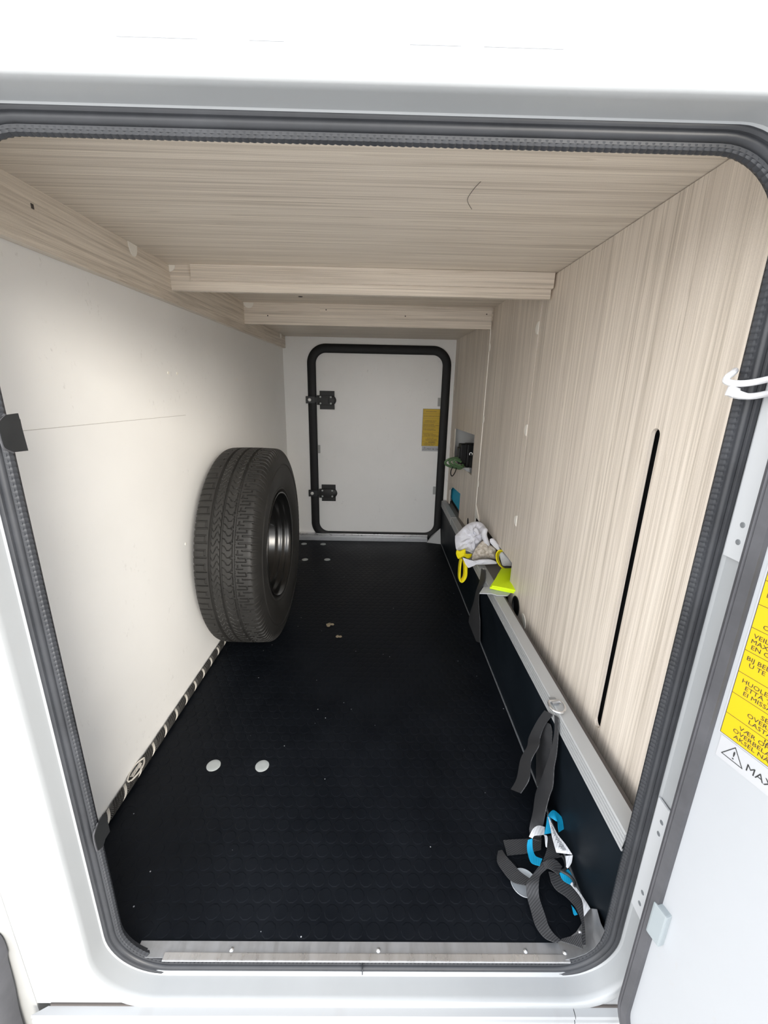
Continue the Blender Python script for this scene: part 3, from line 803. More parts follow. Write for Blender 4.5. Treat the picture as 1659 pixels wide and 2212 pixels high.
def groove(h, r, a, kd):
    """depth cut at axial position h and phase a (in pitches)"""
    d = 0.0
    if kd == 0:
        if 0.352 < r < 0.381:          # shoulder lugs
            w = frac(a/1.0)
            if w < 0.30: d = 0.0042*min(1,(r-0.350)/0.01)
        return d
    for g, w, dp in ((-0.041,0.0040,0.0072),(-0.006,0.0042,0.0075),(0.0345,0.0040,0.0072)):
        q = abs(h-g)
        if q < w: d = max(d, dp*(1-(q/w)**4))
    if h > 0.040:                       # right shoulder: hooked lateral slots
        k = math.floor(a); ph = frac(a)
        if k % 2 == 0:
            if h > 0.049 and ph < 0.17: d = max(d,0.0052)
            if 0.043 < h < 0.075 and 0.52 < ph < 0.67: d = max(d,0.0048)
            if 0.0725 < h < 0.0765 and ph >= 0.0 and ph < 0.60: d = max(d,0.0046)
        else:
            if h > 0.060 and ph < 0.17: d = max(d,0.0052)
            if 0.043 < h < 0.066 and 0.52 < ph < 0.67: d = max(d,0.0048)
            if 0.0465 < h < 0.0505 and 0.05 < ph < 0.6: d = max(d,0.0044)
    elif h > -0.002:                    # inner right rib: chevron sipes
        s = (h-0.014)/0.017
        ph = frac(a+0.55*abs(s)-0.25*math.sin(s*3.0))
        if ph < 0.10: d = max(d, 0.0036)
        if h > 0.026 and frac(a*0.5) < 0.14: d = max(d,0.0040)
    elif h > -0.037:                    # inner left rib: wavy sipes
        s = (h+0.0235)/0.014
        ph = frac(a+0.45*math.sin(s*3.4))
        if ph < 0.10: d = max(d, 0.0034)
    elif h < -0.046:                    # left shoulder
        ph = frac(a)
        k = math.floor(a)
        if h < (-0.056 if k % 2 else -0.050) and ph < 0.16: d = max(d,0.0048)
        if -0.058 < h < -0.053 and k % 2 and ph < 0.8: d = max(d,0.0026)
    return d
v = []; f = []; m_ = len(prof)
GC = {}
for i in range(NA):
    th = 2*math.pi*i/NA; cs, sn = math.cos(th), math.sin(th); a = i/SUB
    key = i % (SUB*2)
    if key not in GC: GC[key] = [groove(h, r, key/SUB, kd) for (h, r), kd in zip(prof, kind)]
    g = GC[key]
    for j in range(m_):
        r = prof[j][1]-g[j]
        v.append((WC.x+prof[j][0], WC.y+r*cs, WC.z+r*sn))
for i in range(NA):
    i2 = (i+1) % NA
    for j in range(m_-1): f.append((i*m_+j,i*m_+j+1,i2*m_+j+1,i2*m_+j))
me = bpy.data.meshes.new('tyre'); me.from_pydata([(p[0]-WC.x,p[1]-WC.y,p[2]-WC.z) for p in v],[],f)
me.polygons.foreach_set('use_smooth',[True]*len(me.polygons)); me.set_sharp_from_angle(angle=math.radians(30))
me.materials.append(MAT['tyre_rubber'])
ty = link('tyre',me,WC,wheel)
rimp = [(0.082,0.2055),(0.090,0.2105),(0.0955,0.2135),(0.0985,0.2115),(0.0975,0.2075),(0.092,0.2035),(0.084,0.199),(0.074,0.1975),(0.066,0.1965),(0.060,0.191),(0.052,0.1885),(0.040,0.1880),(0.034,0.183),(0.026,0.1775),(0.006,0.1770),(0.000,0.173),(-0.010,0.170),(-0.030,0.169),(-0.036,0.162),(-0.050,0.155),(-0.056,0.140),(-0.052,0.122),(-0.044,0.105),(-0.040,0.085),(-0.044,0.060),(-0.046,0.036)]
full = rimp+[(-0.050,0.036),(-0.060,0.12),(-0.066,0.158),(-0.060,0.178),(-0.082,0.199),(-0.096,0.212),(-0.082,0.2060),(0.0,0.182),(0.07,0.2005)]
MB().lathe(full,WC,(1,0,0),96,closed=True).build('rim','rim_black',wheel,'full')
mb = MB()
for k in range(5):
    a = 2*math.pi*k/5+0.3
    mb.disc(WC+Vector((-0.042,0.066*math.cos(a),0.066*math.sin(a))),(1,0,0),0.0085,0.004,14)
    mb.build('bolt_hole','cable_black',wheel,True); mb = MB()
MB().tube([WC+Vector((0.094,0.19*math.cos(2.4),0.19*math.sin(2.4))),WC+Vector((0.103,0.178*math.cos(2.4),0.178*math.sin(2.4)))],0.004,8).build('valve','black_plastic',wheel,True)

# ------------------------------------------------------------------ rope along the left floor edge
rope = thing('braided_rope','black braided rope with pale threads lying along the foot of the left wall','rope',(-0.63,1.6,0))
RY0, RY1, RR = 0.692, 2.690, 0.0098
def rc(y): return Vector((xl(y)+0.0125, y, 0.0105))
ncore = 60
MB().tube([rc(RY0+(RY1-RY0)*i/ncore) for i in range(ncore+1)],RR*0.86,10).build('rope_core','rope_black',rope,True)
def helix(ph, pitch, rr, tr_, hand=1, n=None):
    L = RY1-RY0; n = n or int(L/pitch*14); P = []
    for i in range(n+1):
        y = RY0+L*i/n; a = hand*2*math.pi*(y-RY0)/pitch+ph
        c = rc(y); P.append((c.x+rr*math.cos(a), y, c.z+rr*math.sin(a)))
    return MB().tube(P,tr_,5,caps=False)
PT = 0.066
for k in range(3):
    tag(helix(0.6+k*0.30,PT,RR*0.97,0.0011).build('pale_thread','rope_light',rope,True),'pale thread wound round the rope')
mbk = MB(); mbg = MB()
for k in range(5): 
    h = helix(2.0+k*0.8,PT,RR*0.90,0.0024); mbk.add(h.v,h.f)
for k in range(6):
    h = helix(k*1.05,PT*0.42,RR*0.93,0.0009,-1); mbg.add(h.v,h.f)
mbk.build('dark_strand','rope_black',rope,True); mbg.build('grey_thread','rope_grey',rope,True)
# metal ferrule with a bent wire eye
fy = 0.885
mb = MB()
for s in (-1,1):
    mb.tube(catmull([(xl(fy)+0.012+s*0.0055,fy-0.035,0.020),(xl(fy)+0.012+s*0.0115,fy-0.012,0.0205),(xl(fy)+0.012+s*0.010,fy+0.014,0.0205),(xl(fy)+0.012,fy+0.034,0.0195)]),0.0022,8)
mb.tube([(xl(fy)+0.012-0.0055,fy-0.035,0.020),(xl(fy)+0.012,fy-0.040,0.020),(xl(fy)+0.012+0.0055,fy-0.035,0.020)],0.0022,8)
tag(mb.build('wire_eye','rope_light',rope,True),'pale bent wire eye on the rope')
for s in (-1,0,1):
    MB().tube([(xl(fy)+0.012+s*0.0032,fy-0.026,0.0205),(xl(fy)+0.0125+s*0.0026,fy+0.016,0.0205)],0.0013,6).build('pale_thread','rope_light',rope,True)

# ------------------------------------------------------------------ near strap bundle
R = {
 'tail': [((0.419,0.8576,0.246),(0.419,0.8164,0.2695)),((0.414,0.8794,0.1925),(0.414,0.8359,0.2212)),((0.409,0.8997,0.1233),(0.409,0.8395,0.1824)),((0.396,0.8742,0.1169),(0.396,0.8138,0.1784)),((0.382,0.8706,0.0803),(0.382,0.8112,0.1374)),((0.362,0.8318,0.0591),(0.362,0.765,0.1331)),((0.346,0.8202,0.0365),(0.346,0.7627,0.0925))],
 'back': [((0.421,0.8531,0.217),(0.421,0.8257,0.2347)),((0.423,0.8679,0.1669),(0.423,0.8146,0.2223)),((0.424,0.8781,0.107),(0.424,0.808,0.1787)),((0.424,0.8687,0.0657),(0.424,0.806,0.1296)),((0.423,0.8539,0.0305),(0.423,0.8219,0.0711)),((0.423,0.8451,0.0189),(0.423,0.8318,0.0344))],
 'main': [((0.418,0.8056,0.2793),(0.418,0.7856,0.2865)),((0.415,0.7866,0.2454),(0.415,0.7679,0.2491)),((0.412,0.786,0.1859),(0.412,0.7569,0.2125)),((0.408,0.7905,0.1344),(0.408,0.7502,0.1826)),((0.403,0.7945,0.0859),(0.403,0.7336,0.1488)),((0.398,0.7956,0.0517),(0.398,0.7317,0.1206)),((0.386,0.7703,0.0248),(0.386,0.7157,0.0865)),((0.3686,0.7405,0.006),(0.3935,0.7286,0.006)),((0.3705,0.7196,0.006),(0.3856,0.7154,0.006))],
 'floor_run': [((0.3916,0.7227,0.004),(0.3811,0.6982,0.004)),((0.3548,0.7215,0.004),(0.3458,0.6902,0.004)),((0.3256,0.7201,0.004),(0.3185,0.6872,0.004)),((0.3006,0.7174,0.005),(0.3001,0.6845,0.005))],
 'floor_fold': [((0.2814,0.6919,0.008),(0.2912,0.6934,0.008)),((0.2716,0.6661,0.014),(0.2952,0.6756,0.014)),((0.279,0.6443,0.016),(0.3056,0.6585,0.016)),((0.2899,0.6258,0.018),(0.3146,0.6432,0.018)),((0.3038,0.6186,0.02),(0.3292,0.6296,0.02)),((0.3193,0.6164,0.02),(0.3389,0.6261,0.02))],
 'neck': [((0.3993,0.7097,0.03),(0.4112,0.7098,0.03)),((0.3825,0.6773,0.034),(0.4031,0.6747,0.034)),((0.3647,0.6533,0.036),(0.4087,0.6614,0.036))],
 'fold': [((0.3626,0.648,0.038),(0.3629,0.6379,0.038)),((0.3741,0.6506,0.042),(0.3714,0.6328,0.042)),((0.3897,0.6512,0.042),(0.3799,0.6267,0.042)),((0.4012,0.642,0.036),(0.3872,0.6258,0.036))],
 'loop_left': [((0.3765,0.6432,0.034),(0.365,0.6533,0.034)),((0.353,0.6307,0.03),(0.3388,0.6331,0.03)),((0.3436,0.6161,0.03),(0.3176,0.6148,0.03)),((0.3391,0.6045,0.026),(0.3148,0.6067,0.026)),((0.3375,0.5922,0.02),(0.3133,0.5943,0.02)),((0.3396,0.5684,0.016),(0.3143,0.5768,0.016)),((0.3407,0.5508,0.014),(0.3156,0.5507,0.014)),((0.3467,0.5399,0.012),(0.3271,0.5339,0.012)),((0.3572,0.5292,0.012),(0.3441,0.5272,0.012))],
 'loop_right': [((0.3714,0.6358,0.03),(0.3693,0.6163,0.03)),((0.3948,0.6311,0.026),(0.3759,0.6047,0.026)),((0.4111,0.6168,0.022),(0.3914,0.5958,0.022)),((0.4197,0.6028,0.022),(0.3997,0.5847,0.022)),((0.4185,0.5836,0.024),(0.4028,0.5748,0.024)),((0.4123,0.562,0.024),(0.404,0.5578,0.024)),((0.3986,0.5284,0.03),(0.3969,0.5362,0.03)),((0.3911,0.512,0.032),(0.38,0.5148,0.032))],
 'loop_base': [((0.3562,0.5288,0.018),(0.3526,0.5259,0.018)),((0.3765,0.5284,0.028),(0.3706,0.515,0.028)),((0.3905,0.5291,0.034),(0.3836,0.5063,0.034))],
 'tag_white_hoop': [((0.3905,0.7154,0.05),(0.3825,0.6979,0.05)),((0.3743,0.7137,0.056),(0.3696,0.6925,0.056)),((0.3606,0.7077,0.054),(0.3583,0.6928,0.054)),((0.3482,0.6962,0.046),(0.3552,0.6929,0.046))],
 'tag_blue_hoop': [((0.3439,0.6899,0.045),(0.355,0.6936,0.045)),((0.3401,0.6824,0.038),(0.353,0.6852,0.038)),((0.338,0.6702,0.034),(0.3518,0.6757,0.034)),((0.3389,0.6506,0.034),(0.3533,0.6637,0.034)),((0.3525,0.6403,0.04),(0.3633,0.6544,0.04))],
 'tag_blue_stem': [((0.3828,0.6987,0.05),(0.4006,0.7017,0.05)),((0.3927,0.7153,0.056),(0.4052,0.7154,0.056)),((0.3989,0.7288,0.064),(0.4052,0.7274,0.064))],
 'tag_blue_top': [((0.4006,0.73,0.066),(0.4142,0.7168,0.066)),((0.4176,0.7395,0.07),(0.4157,0.7123,0.07)),((0.434,0.7246,0.064),(0.4148,0.7051,0.064)),((0.4443,0.7173,0.05),(0.418,0.7039,0.05))],
 'tag_white_long': [((0.3975,0.7278,0.072),(0.3978,0.7247,0.072)),((0.401,0.7004,0.072),(0.3929,0.6946,0.072)),((0.4046,0.6834,0.07),(0.39,0.6791,0.07)),((0.4148,0.6658,0.066),(0.389,0.6576,0.066)),((0.4232,0.6495,0.06),(0.3909,0.6534,0.06))],
 'tag_white_turn': [((0.428,0.6553,0.05),(0.4114,0.6537,0.05)),((0.4213,0.6444,0.044),(0.4081,0.6393,0.044)),((0.4118,0.6369,0.04),(0.4052,0.6344,0.04))],
 'tag_blue_low': [((0.4132,0.6384,0.034),(0.3914,0.6308,0.034)),((0.4175,0.6311,0.03),(0.3951,0.62,0.03)),((0.4169,0.6083,0.03),(0.4075,0.6113,0.03))],
 'tag_white_low': [((0.4117,0.6153,0.032),(0.4061,0.6117,0.032)),((0.4155,0.6059,0.032),(0.4091,0.6063,0.032)),((0.4206,0.5887,0.034),(0.4151,0.5909,0.034)),((0.4252,0.5689,0.036),(0.4156,0.5786,0.036)),((0.4231,0.5657,0.036),(0.4073,0.5541,0.036))],
 'tag_blue_tip': [((0.3931,0.576,0.03),(0.3936,0.5747,0.03)),((0.3968,0.5691,0.03),(0.3914,0.5627,0.03)),((0.3986,0.5606,0.03),(0.3924,0.5591,0.03))],
 'tag_white_small': [((0.3832,0.7008,0.046),(0.3839,0.6965,0.046)),((0.3904,0.6975,0.044),(0.3821,0.6895,0.044)),((0.382,0.6772,0.04),(0.3802,0.6799,0.04))],
 'far': [((0.42,1.5697,0.3101),(0.42,1.5041,0.3318)),((0.416,1.5651,0.2602),(0.416,1.4814,0.3051)),((0.414,1.595,0.2002),(0.414,1.5296,0.2333)),((0.413,1.6164,0.134),(0.413,1.5443,0.1942)),((0.413,1.6682,0.042),(0.413,1.5209,0.1485)),((0.414,1.6751,-0.0215),(0.414,1.4961,0.1151)),((0.415,1.6561,-0.0636),(0.415,1.4755,0.0477)),((0.416,1.5325,-0.0033),(0.416,1.4696,0.0311))],
 'g1': [(0.3322,1.72,0.3972),(0.3502,1.72,0.418),(0.3681,1.72,0.4387),(0.3887,1.72,0.4543),(0.4097,1.72,0.4622),(0.4314,1.72,0.4626),(0.4465,1.72,0.4553),(0.4625,1.72,0.4379),(0.4669,1.72,0.415),(0.4572,1.72,0.3866),(0.4383,1.72,0.3499),(0.4188,1.72,0.3181),(0.3987,1.72,0.323),(0.376,1.72,0.3305),(0.359,1.72,0.3289),(0.3427,1.72,0.3326),(0.3343,1.72,0.3663)],
 'coat': [(0.402,1.66,0.3393),(0.414,1.66,0.3674),(0.431,1.66,0.3903),(0.449,1.66,0.4006),(0.4696,1.66,0.3809),(0.4845,1.66,0.3737),(0.4999,1.66,0.3613),(0.4987,1.66,0.3359),(0.5019,1.66,0.3155),(0.4754,1.66,0.3176),(0.4446,1.66,0.3145),(0.4211,1.66,0.3103),(0.3993,1.66,0.3137)],
 'hem': [(0.3453,1.6,0.3453),(0.3669,1.6,0.3333),(0.3946,1.6,0.3325),(0.4217,1.6,0.3379),(0.4538,1.6,0.3397),(0.4798,1.6,0.3327),(0.4902,1.6,0.3205),(0.4629,1.6,0.3163),(0.4353,1.6,0.3146),(0.4076,1.6,0.3141),(0.3912,1.6,0.3163),(0.3763,1.6,0.2998),(0.3639,1.6,0.3109)],
 'g2': [(0.4561,1.62,0.4202),(0.4697,1.62,0.4229),(0.4899,1.62,0.4038),(0.5166,1.62,0.3673),(0.5423,1.62,0.3429),(0.5612,1.62,0.3182),(0.5628,1.62,0.3031),(0.5418,1.62,0.3027),(0.5205,1.62,0.3049),(0.5084,1.62,0.3323),(0.4929,1.62,0.3718),(0.4749,1.62,0.3912),(0.46,1.62,0.4032)],
 'cuff1': [(0.3356,1.69,0.3261),(0.3381,1.69,0.3416),(0.3528,1.69,0.3393),(0.3739,1.69,0.3474),(0.3803,1.69,0.3269),(0.4047,1.69,0.3247),(0.401,1.69,0.3091),(0.3893,1.69,0.3036),(0.3718,1.69,0.3112),(0.3552,1.69,0.3057),(0.3457,1.69,0.3029)],
 'loop': [(0.413,1.9442,0.1983),(0.413,1.9555,0.1481),(0.413,1.9417,0.0929),(0.413,1.9021,0.0904),(0.413,1.8362,0.128),(0.413,1.7858,0.1748),(0.413,1.8015,0.2157),(0.413,1.8778,0.2172)],
 'cuff2': [(0.5069,1.6,0.3848),(0.4912,1.6,0.3821),(0.4837,1.6,0.3649),(0.4883,1.6,0.3403),(0.502,1.6,0.3182),(0.522,1.6,0.3036),(0.541,1.6,0.2989),(0.5572,1.6,0.2992)],
 'cuff2b': [(0.5147,1.64,0.3719),(0.5209,1.64,0.357),(0.5085,1.64,0.3391),(0.5028,1.64,0.3491)],
 'finger1': [(0.4452,1.655,0.4567),(0.4406,1.655,0.4296),(0.45,1.655,0.4025),(0.464,1.655,0.3777)],
 'finger2': [(0.4026,1.68,0.4451),(0.4154,1.68,0.4329),(0.4216,1.68,0.4155)],
 'neon': [(0.4955,1.5552,0.318),(0.5373,1.5405,0.318),(0.4746,1.3593,0.318),(0.4154,1.4111,0.318)],
 'sheet': [(0.3968,1.4356,0.3),(0.4245,1.4365,0.3),(0.4847,1.3907,0.3),(0.4636,1.3428,0.3),(0.4323,1.3672,0.3),(0.4153,1.3796,0.3),(0.3727,1.3892,0.3)],
 'hose': [[(0.4419,2.36,0.6412),(0.4159,2.36,0.6394),(0.3877,2.36,0.631),(0.3716,2.36,0.6176),(0.3765,2.36,0.6019),(0.4087,2.36,0.5893),(0.4566,2.36,0.581)],[(0.4441,2.34,0.6327),(0.4179,2.34,0.6374),(0.3924,2.34,0.6317),(0.3853,2.34,0.6199),(0.3966,2.34,0.6058),(0.4286,2.34,0.5933),(0.4576,2.34,0.5886)],[(0.4431,2.33,0.6213),(0.4192,2.33,0.6312),(0.4039,2.33,0.6284),(0.402,2.33,0.618),(0.4209,2.33,0.6053),(0.4501,2.33,0.5954)]],
 'loopb': [(0.4102,2.33,0.5921),(0.4012,2.33,0.571),(0.4012,2.33,0.5499),(0.4097,2.33,0.5395),(0.4217,2.33,0.5556),(0.4292,2.33,0.5794),(0.4272,2.33,0.5898)],
 'plast': [(0.4352,2.25,0.6018),(0.46,2.25,0.6048),(0.4879,2.25,0.6002),(0.4881,2.25,0.5647),(0.4644,2.25,0.5795)],
 'buckle1': [(0.4081,0.6613,0.04),(0.4105,0.6522,0.04),(0.4068,0.6369,0.04),(0.3986,0.6319,0.04)],
 'buckle2': [(0.3948,0.6345,0.036),(0.4098,0.6247,0.036),(0.4148,0.6128,0.036),(0.4125,0.6052,0.036)]}
strap = thing('lashing_strap','near dark grey webbing strap hanging from the rail and coiled on the floor','strap',(0.39,0.70,0))
for k in ('tail','back','main','floor_run','floor_fold','neck','fold','loop_left','loop_right','loop_base'):
    ribbon(R[k],{'tail':'loose_end'}.get(k,'webbing'),'webbing',strap,0.0018)
for k in ('tag_white_hoop','tag_white_long','tag_white_turn','tag_white_low','tag_white_small'):
    tag(ribbon(R[k],'white_tag','tag_white',strap,0.0008),'white printed tag sewn to the strap')
for k in ('tag_blue_hoop','tag_blue_stem','tag_blue_top','tag_blue_low','tag_blue_tip'):
    tag(ribbon(R[k],'blue_tag','tag_blue',strap,0.0008),'bright blue side of the strap tag')
# print on the white tags
mb = MB()
st = R['tag_white_long']
for i in range(22):
    s = 0.20+0.72*i/22; j = min(3,int(s*4)); q = s*4-j
    A = Vector(st[j][0]).lerp(Vector(st[j+1][0]),q); B = Vector(st[j][1]).lerp(Vector(st[j+1][1]),q)
    up = Vector((0,0,0.0010)); c0 = A.lerp(B,0.22); c1 = A.lerp(B,0.50+0.22*((i*7) % 5)/5)
    d_ = (Vector(st[j+1][0])-Vector(st[j][0])).normalized()*0.0006
    mb.add([c0-d_+up,c1-d_+up,c1+d_+up,c0+d_+up],[(0,1,2,3)])
mb.build('tag_print','rib_grey',strap)
MB().tube(catmull(R['buckle1']),0.0026,8).build('cord_eye','black_plastic',strap,True)
MB().tube(catmull(R['buckle2']),0.0030,8).build('cord_eye','black_plastic',strap,True)

def lash_eye(c, label, s=1.0):
    e = thing('lashing_eye',label,'lashing eye',c,'metal lashing eyes on the rail')
    c = Vector(c)
    MB().box(c.x-0.004*s,c.x+0.012*s,c.y+0.008*s,c.y+0.032*s,c.z,c.z+0.004*s,0.0015).build('base_plate','screw_grey',e)
    MB().lathe([(-0.011*s,0.0001),(-0.011*s,0.0042*s),(0.011*s,0.0042*s),(0.011*s,0.0001)],(c.x+0.003,c.y+0.010*s,c.z+0.008*s),(1,0.3,0),14).build('pivot','sill_aluminium',e,True)
    P = [(c.x-0.012*s,c.y+0.012*s,c.z+0.009*s),(c.x-0.018*s,c.y-0.004*s,c.z+0.011*s),(c.x-0.013*s,c.y-0.020*s,c.z+0.010*s),(c.x+0.002*s,c.y-0.026*s,c.z+0.010*s),(c.x+0.014*s,c.y-0.016*s,c.z+0.011*s),(c.x+0.017*s,c.y+0.000*s,c.z+0.011*s),(c.x+0.012*s,c.y+0.012*s,c.z+0.009*s)]
    MB().tube(catmull(P+[P[0]])[:-1],0.0030*s,8,closed=True).build('ring','steel',e,True)
lash_eye((0.4215,0.813,0.2918),'shiny metal lashing eye on the rail holding the near strap')
lash_eye((0.4330,1.592,0.2918),'small metal lashing eye on the rail beside the gloves',0.7)

far = thing('lashing_strap','short dark webbing strap hanging from the rail below the gloves','strap',(0.415,1.55,0.0))
ribbon(R['far'],'webbing','webbing',far,0.0018)
MB().tube(catmull([(0.421,1.545,0.314),(0.428,1.565,0.312),(0.440,1.58,0.304)]),0.0022,8).build('hook','screw_pale',far,True)

# clear plastic disc under the strap
mb = MB(); mb.lathe([(0,0.0001),(0.0005,0.024),(0.0045,0.0285),(0.0055,0.0275),(0.0025,0.022),(0.002,0.0001)],(0.3205,0.6305,0.0012),(0,0,1),32)
tag(mb.build('plastic_disc','clear_plastic',None,True), 'small translucent round plastic disc lying under the strap loop', 'disc')

# ------------------------------------------------------------------ gloves on the ledge
gl = thing('work_glove','crumpled white knit work glove with yellow cuff drooping over the rail','glove',(0.42,1.79,0.292))
pillow(R['g1'],(0.1,-1,0.25),0.034,'knit_back','knit_white',gl,3,0.30)
tag(pillow(R['coat'],(0,-1,0.3),0.020,'coated_palm','glove_palm',gl,5,0.22),'grey beige coated palm')
pillow(R['hem'],(0,-1,0.3),0.010,'knit_hem','knit_white',gl,6,0.2)
tag(pillow(R['cuff1'],(0,-1,0.2),0.010,'cuff_trim','yellow_trim',gl,8,0.2),'yellow cuff trim')
for k, rr in (('finger1',0.0125),('finger2',0.0105)):
    MB().tube(catmull(R[k]),lambda s, rr=rr: rr*math.sqrt(max(0.05,1-(2*s-1)**6))*(1-0.15*s),12).build('finger','knit_white',gl,'full')
lp = [(0.3600,1.692,0.304,0.0045),(0.3570,1.690,0.264,0.0050),(0.3585,1.690,0.214,0.0050),(0.3660,1.690,0.197,0.0050),(0.3760,1.690,0.203,0.0070),(0.3835,1.690,0.224,0.0085),(0.3820,1.690,0.264,0.0085),(0.3735,1.692,0.296,0.0060)]
Q = catmull([p[:3] for p in lp],8); v = []; f = []; n_ = len(Q)
for i, q in enumerate(Q):
    t = i/(n_-1)*7; k = min(6,int(t)); rr = lp[k][3]*(1-(t-k))+lp[k+1][3]*(t-k)
    d_ = (Q[min(n_-1,i+1)]-Q[max(0,i-1)]).normalized(); sd = d_.cross(Vector((0,1,0))).normalized()
    for dx, dy in ((-1,-0.35),(-0.6,-1),(0.6,-1),(1,-0.35),(1,1),(-1,1)):
        v.append(q+sd*dx*rr+Vector((0,dy*0.011,0)))
for i in range(n_-1):
    for k in range(6): f.append((i*6+k,i*6+(k+1) % 6,i*6+6+(k+1) % 6,i*6+6+k))
f += [tuple(range(6)),tuple(range((n_-1)*6,n_*6))]
tag(bake(v,f,'cuff_loop','yellow_trim',gl,True),'hanging yellow cuff loop')

g2 = thing('work_glove','second work glove with striped knit and yellow rim pushed into the gap','glove',(0.51,1.62,0.292))
pillow(R['g2'],(-0.2,-1,0.2),0.014,'knit_back','knit_white',g2,11,0.15)
st = [((p[0]-0.004,p[1]-0.012,p[2]),(p[0]+0.012,p[1]+0.006,p[2]-0.012)) for p in R['cuff2']]
tag(ribbon(st,'cuff_trim','yellow_trim',g2,0.004),'yellow cuff rim')
tag(pillow(R['cuff2b'],(-0.2,-1,0.2),0.006,'cuff_lining','yellow_trim',g2,12,0.1),'yellow lining')

# folded neon cloth
nv = thing('safety_vest','folded neon yellow cloth sticking out of the gap over the rail','vest',(0.48,1.46,0.30))
A, B, C_, D_ = [Vector(p) for p in R['neon']]
for k in range(3):
    z = 0.302+0.0065*k; sh = 0.006*(k-1)
    P = [A,B+Vector((0.03,0.02,0)),C_+Vector((0.03,0.01-sh,0)),D_+Vector((0.002*k,-sh-0.004,0))]
    v = []; f = []
    rows = 9; cols = 6
    for i in range(rows+1):
        for j in range(cols+1):
            q = P[0].lerp(P[3],i/rows).lerp(P[1].lerp(P[2],i/rows),j/cols)
            wv = 0.0012*math.sin(9*i/rows+3*j/cols+k*2)
            dr = 0.0045*max(0,(i-rows+2)/2)
            v.append((q.x,q.y,z+0.005+wv-dr*0.6))
    nn = len(v); v += [(p[0],p[1],p[2]-0.0052) for p in v]; c1 = cols+1
    for i in range(rows):
        for j in range(cols):
            a = i*c1+j; f.append((a,a+1,a+c1+1,a+c1)); f.append((nn+a,nn+a+c1,nn+a+c1+1,nn+a+1))
    bd = [j for j in range(cols)]+[i*c1+cols for i in range(rows)]+[rows*c1+j for j in range(cols,0,-1)]+[i*c1 for i in range(rows,0,-1)]
    for i in range(len(bd)):
        a, b_ = bd[i], bd[(i+1) % len(bd)]; f.append((a,b_,nn+b_,nn+a))
    bake(v,f,'folded_layer','neon',nv,True)
sh = [Vector(p) for p in R['sheet']]
sh = [sh[0],sh[1],sh[2]+Vector((0.004,0.0,0)),sh[3]+Vector((0.004,0.022,0)),sh[4],sh[5],sh[6]]
v = [(p.x,p.y,0.2935-(0.004 if p.x < 0.40 else 0)) for p in sh]; v += [(p[0],p[1],p[2]+0.003) for p in v]; k = len(sh)
sheet = bake(v,[tuple(range(k)),tuple(range(k,2*k))]+[(i,(i+1) % k,k+(i+1) % k,k+i) for i in range(k)],'grey_sheet','sheet_grey')
tag(sheet,'stiff pale grey sheet under the folded neon cloth','sheet')

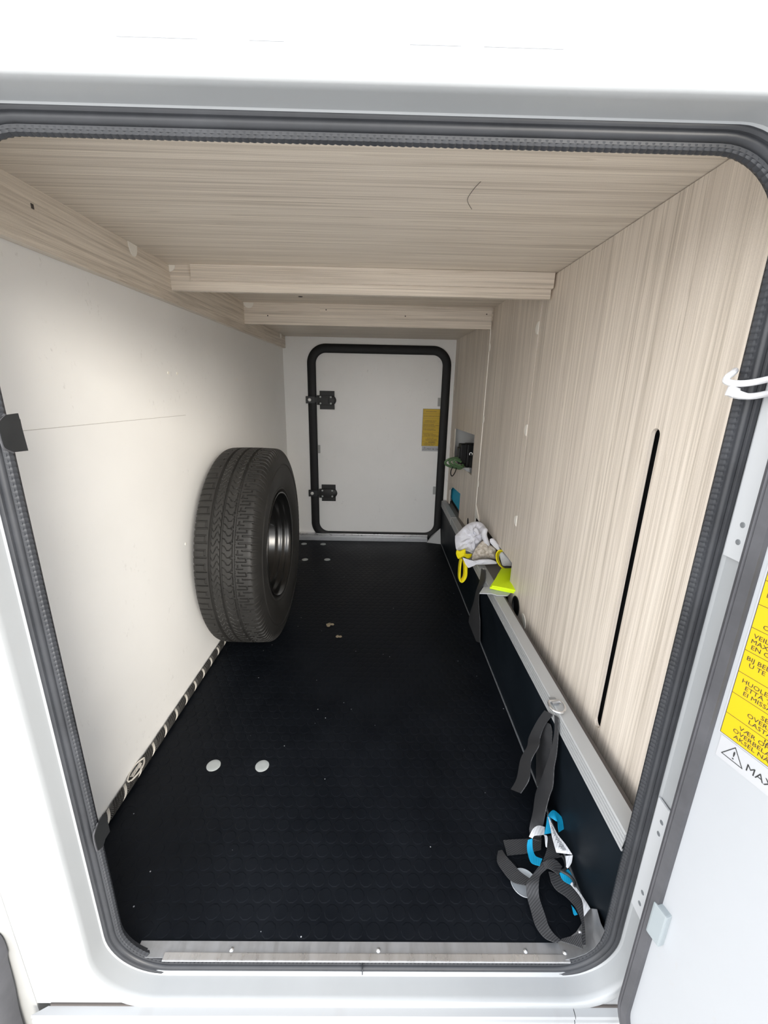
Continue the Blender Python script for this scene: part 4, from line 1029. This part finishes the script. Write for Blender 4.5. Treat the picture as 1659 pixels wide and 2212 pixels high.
# ------------------------------------------------------------------ things in the hatch and notch
hs = thing('cable_coil','flattened coil of green cable poking out of the hatch','cable',(0.43,2.36,0.58))
for k, P in enumerate(R['hose']):
    for dz in (0.0,):
        MB().tube(catmull([(p[0]+0.004*k,p[1]-0.012*k,p[2]+dz+0.003*(k-1)) for p in P]+[(P[-1][0]+0.012,P[-1][1]-0.012,P[-1][2]+0.012+dz)]),0.0066,8).build('cable_turn','cable_green',hs,True)
MB().tube(catmull(list(R['loopb'])),0.0026,8).build('black_tie','cable_black',hs,True)
ad = thing('adapter_plug','bundle of black plugs and leads lying inside the hatch','plug',(0.50,2.42,0.58))
mb = MB()
for (x0,x1,y0,y1,z0,z1) in ((0.455,0.50,2.37,2.45,0.60,0.712),(0.488,0.575,2.35,2.44,0.585,0.716),(0.447,0.480,2.38,2.44,0.60,0.692),(0.500,0.56,2.26,2.34,0.588,0.66)):
    mb = MB().box(x0,x1,y0,y1,z0,z1,0.006); mb.build('plug_body','cable_black',ad)
MB().lathe([(0,0.0001),(0,0.017),(0.02,0.016),(0.02,0.0001)],(0.515,2.36,0.65),(0,-1,0),18).build('socket','cable_black',ad,True)
MB().lathe([(0,0.006),(0,0.0095),(0.003,0.0095),(0.003,0.006)],(0.508,2.339,0.665),(-0.3,-1,0),18,closed=True).build('contact_ring','screw_pale',ad,True)
pf = pillow([(p[0]+0.012,p[1],p[2]) for p in R['plast']],(-0.2,-1,0.3),0.012,'plastic_bag','clear_film',None,21,0.3)
tag(pf,'crumpled clear film at the bottom of the hatch','film')
bb = thing('blue_cloth','bright blue cloth behind the cut-out low in the far right board','cloth',(0.53,2.53,0.287))
mb = MB().box(0.479,0.60,2.30,2.72,0.312,0.50,0.006); mb.build('cloth_bundle','blue_cloth',bb)
MB().box(0.483,0.60,2.30,2.72,0.287,0.311,0.002).build('dark_tray','cable_black',bb)

# dried leaf bits on the floor
def leaf(c, s, label, seed):
    rg = random.Random(seed); mb = MB()
    for k in range(4):
        a = rg.uniform(0,6.28); o = Vector(c)+Vector((math.cos(a),math.sin(a),0))*s*0.7
        pts = []
        for i in range(8):
            t = 2*math.pi*i/8; pts.append((o.x+s*math.cos(t)*(0.5+0.4*rg.random()),o.y+s*math.sin(t)*(0.5+0.4*rg.random()),0.0015+0.006*rg.random()*s/0.02))
        v = pts+[(p[0],p[1],p[2]+0.0012) for p in pts]
        mb.add(v,[tuple(range(8)),tuple(range(8,16))]+[(i,(i+1) % 8,8+(i+1) % 8,8+i) for i in range(8)])
    tag(mb.build('leaf_litter','leaf_tan'),label,'leaf','dry leaf bits on the floor')
leaf((-0.206,1.63,0),0.013,'dry leaf bit in the middle of the floor, the farther of two',1)
leaf((-0.160,1.545,0),0.009,'smaller dry leaf bit in the middle of the floor, nearer the camera',2)

# ground outside the vehicle
MB_ = MB().box(-30,30,-40,20,-0.62,-0.60)
tag(MB_.build('ground','pale_gravel'),'pale gravel ground outside the vehicle','ground',kind='structure')
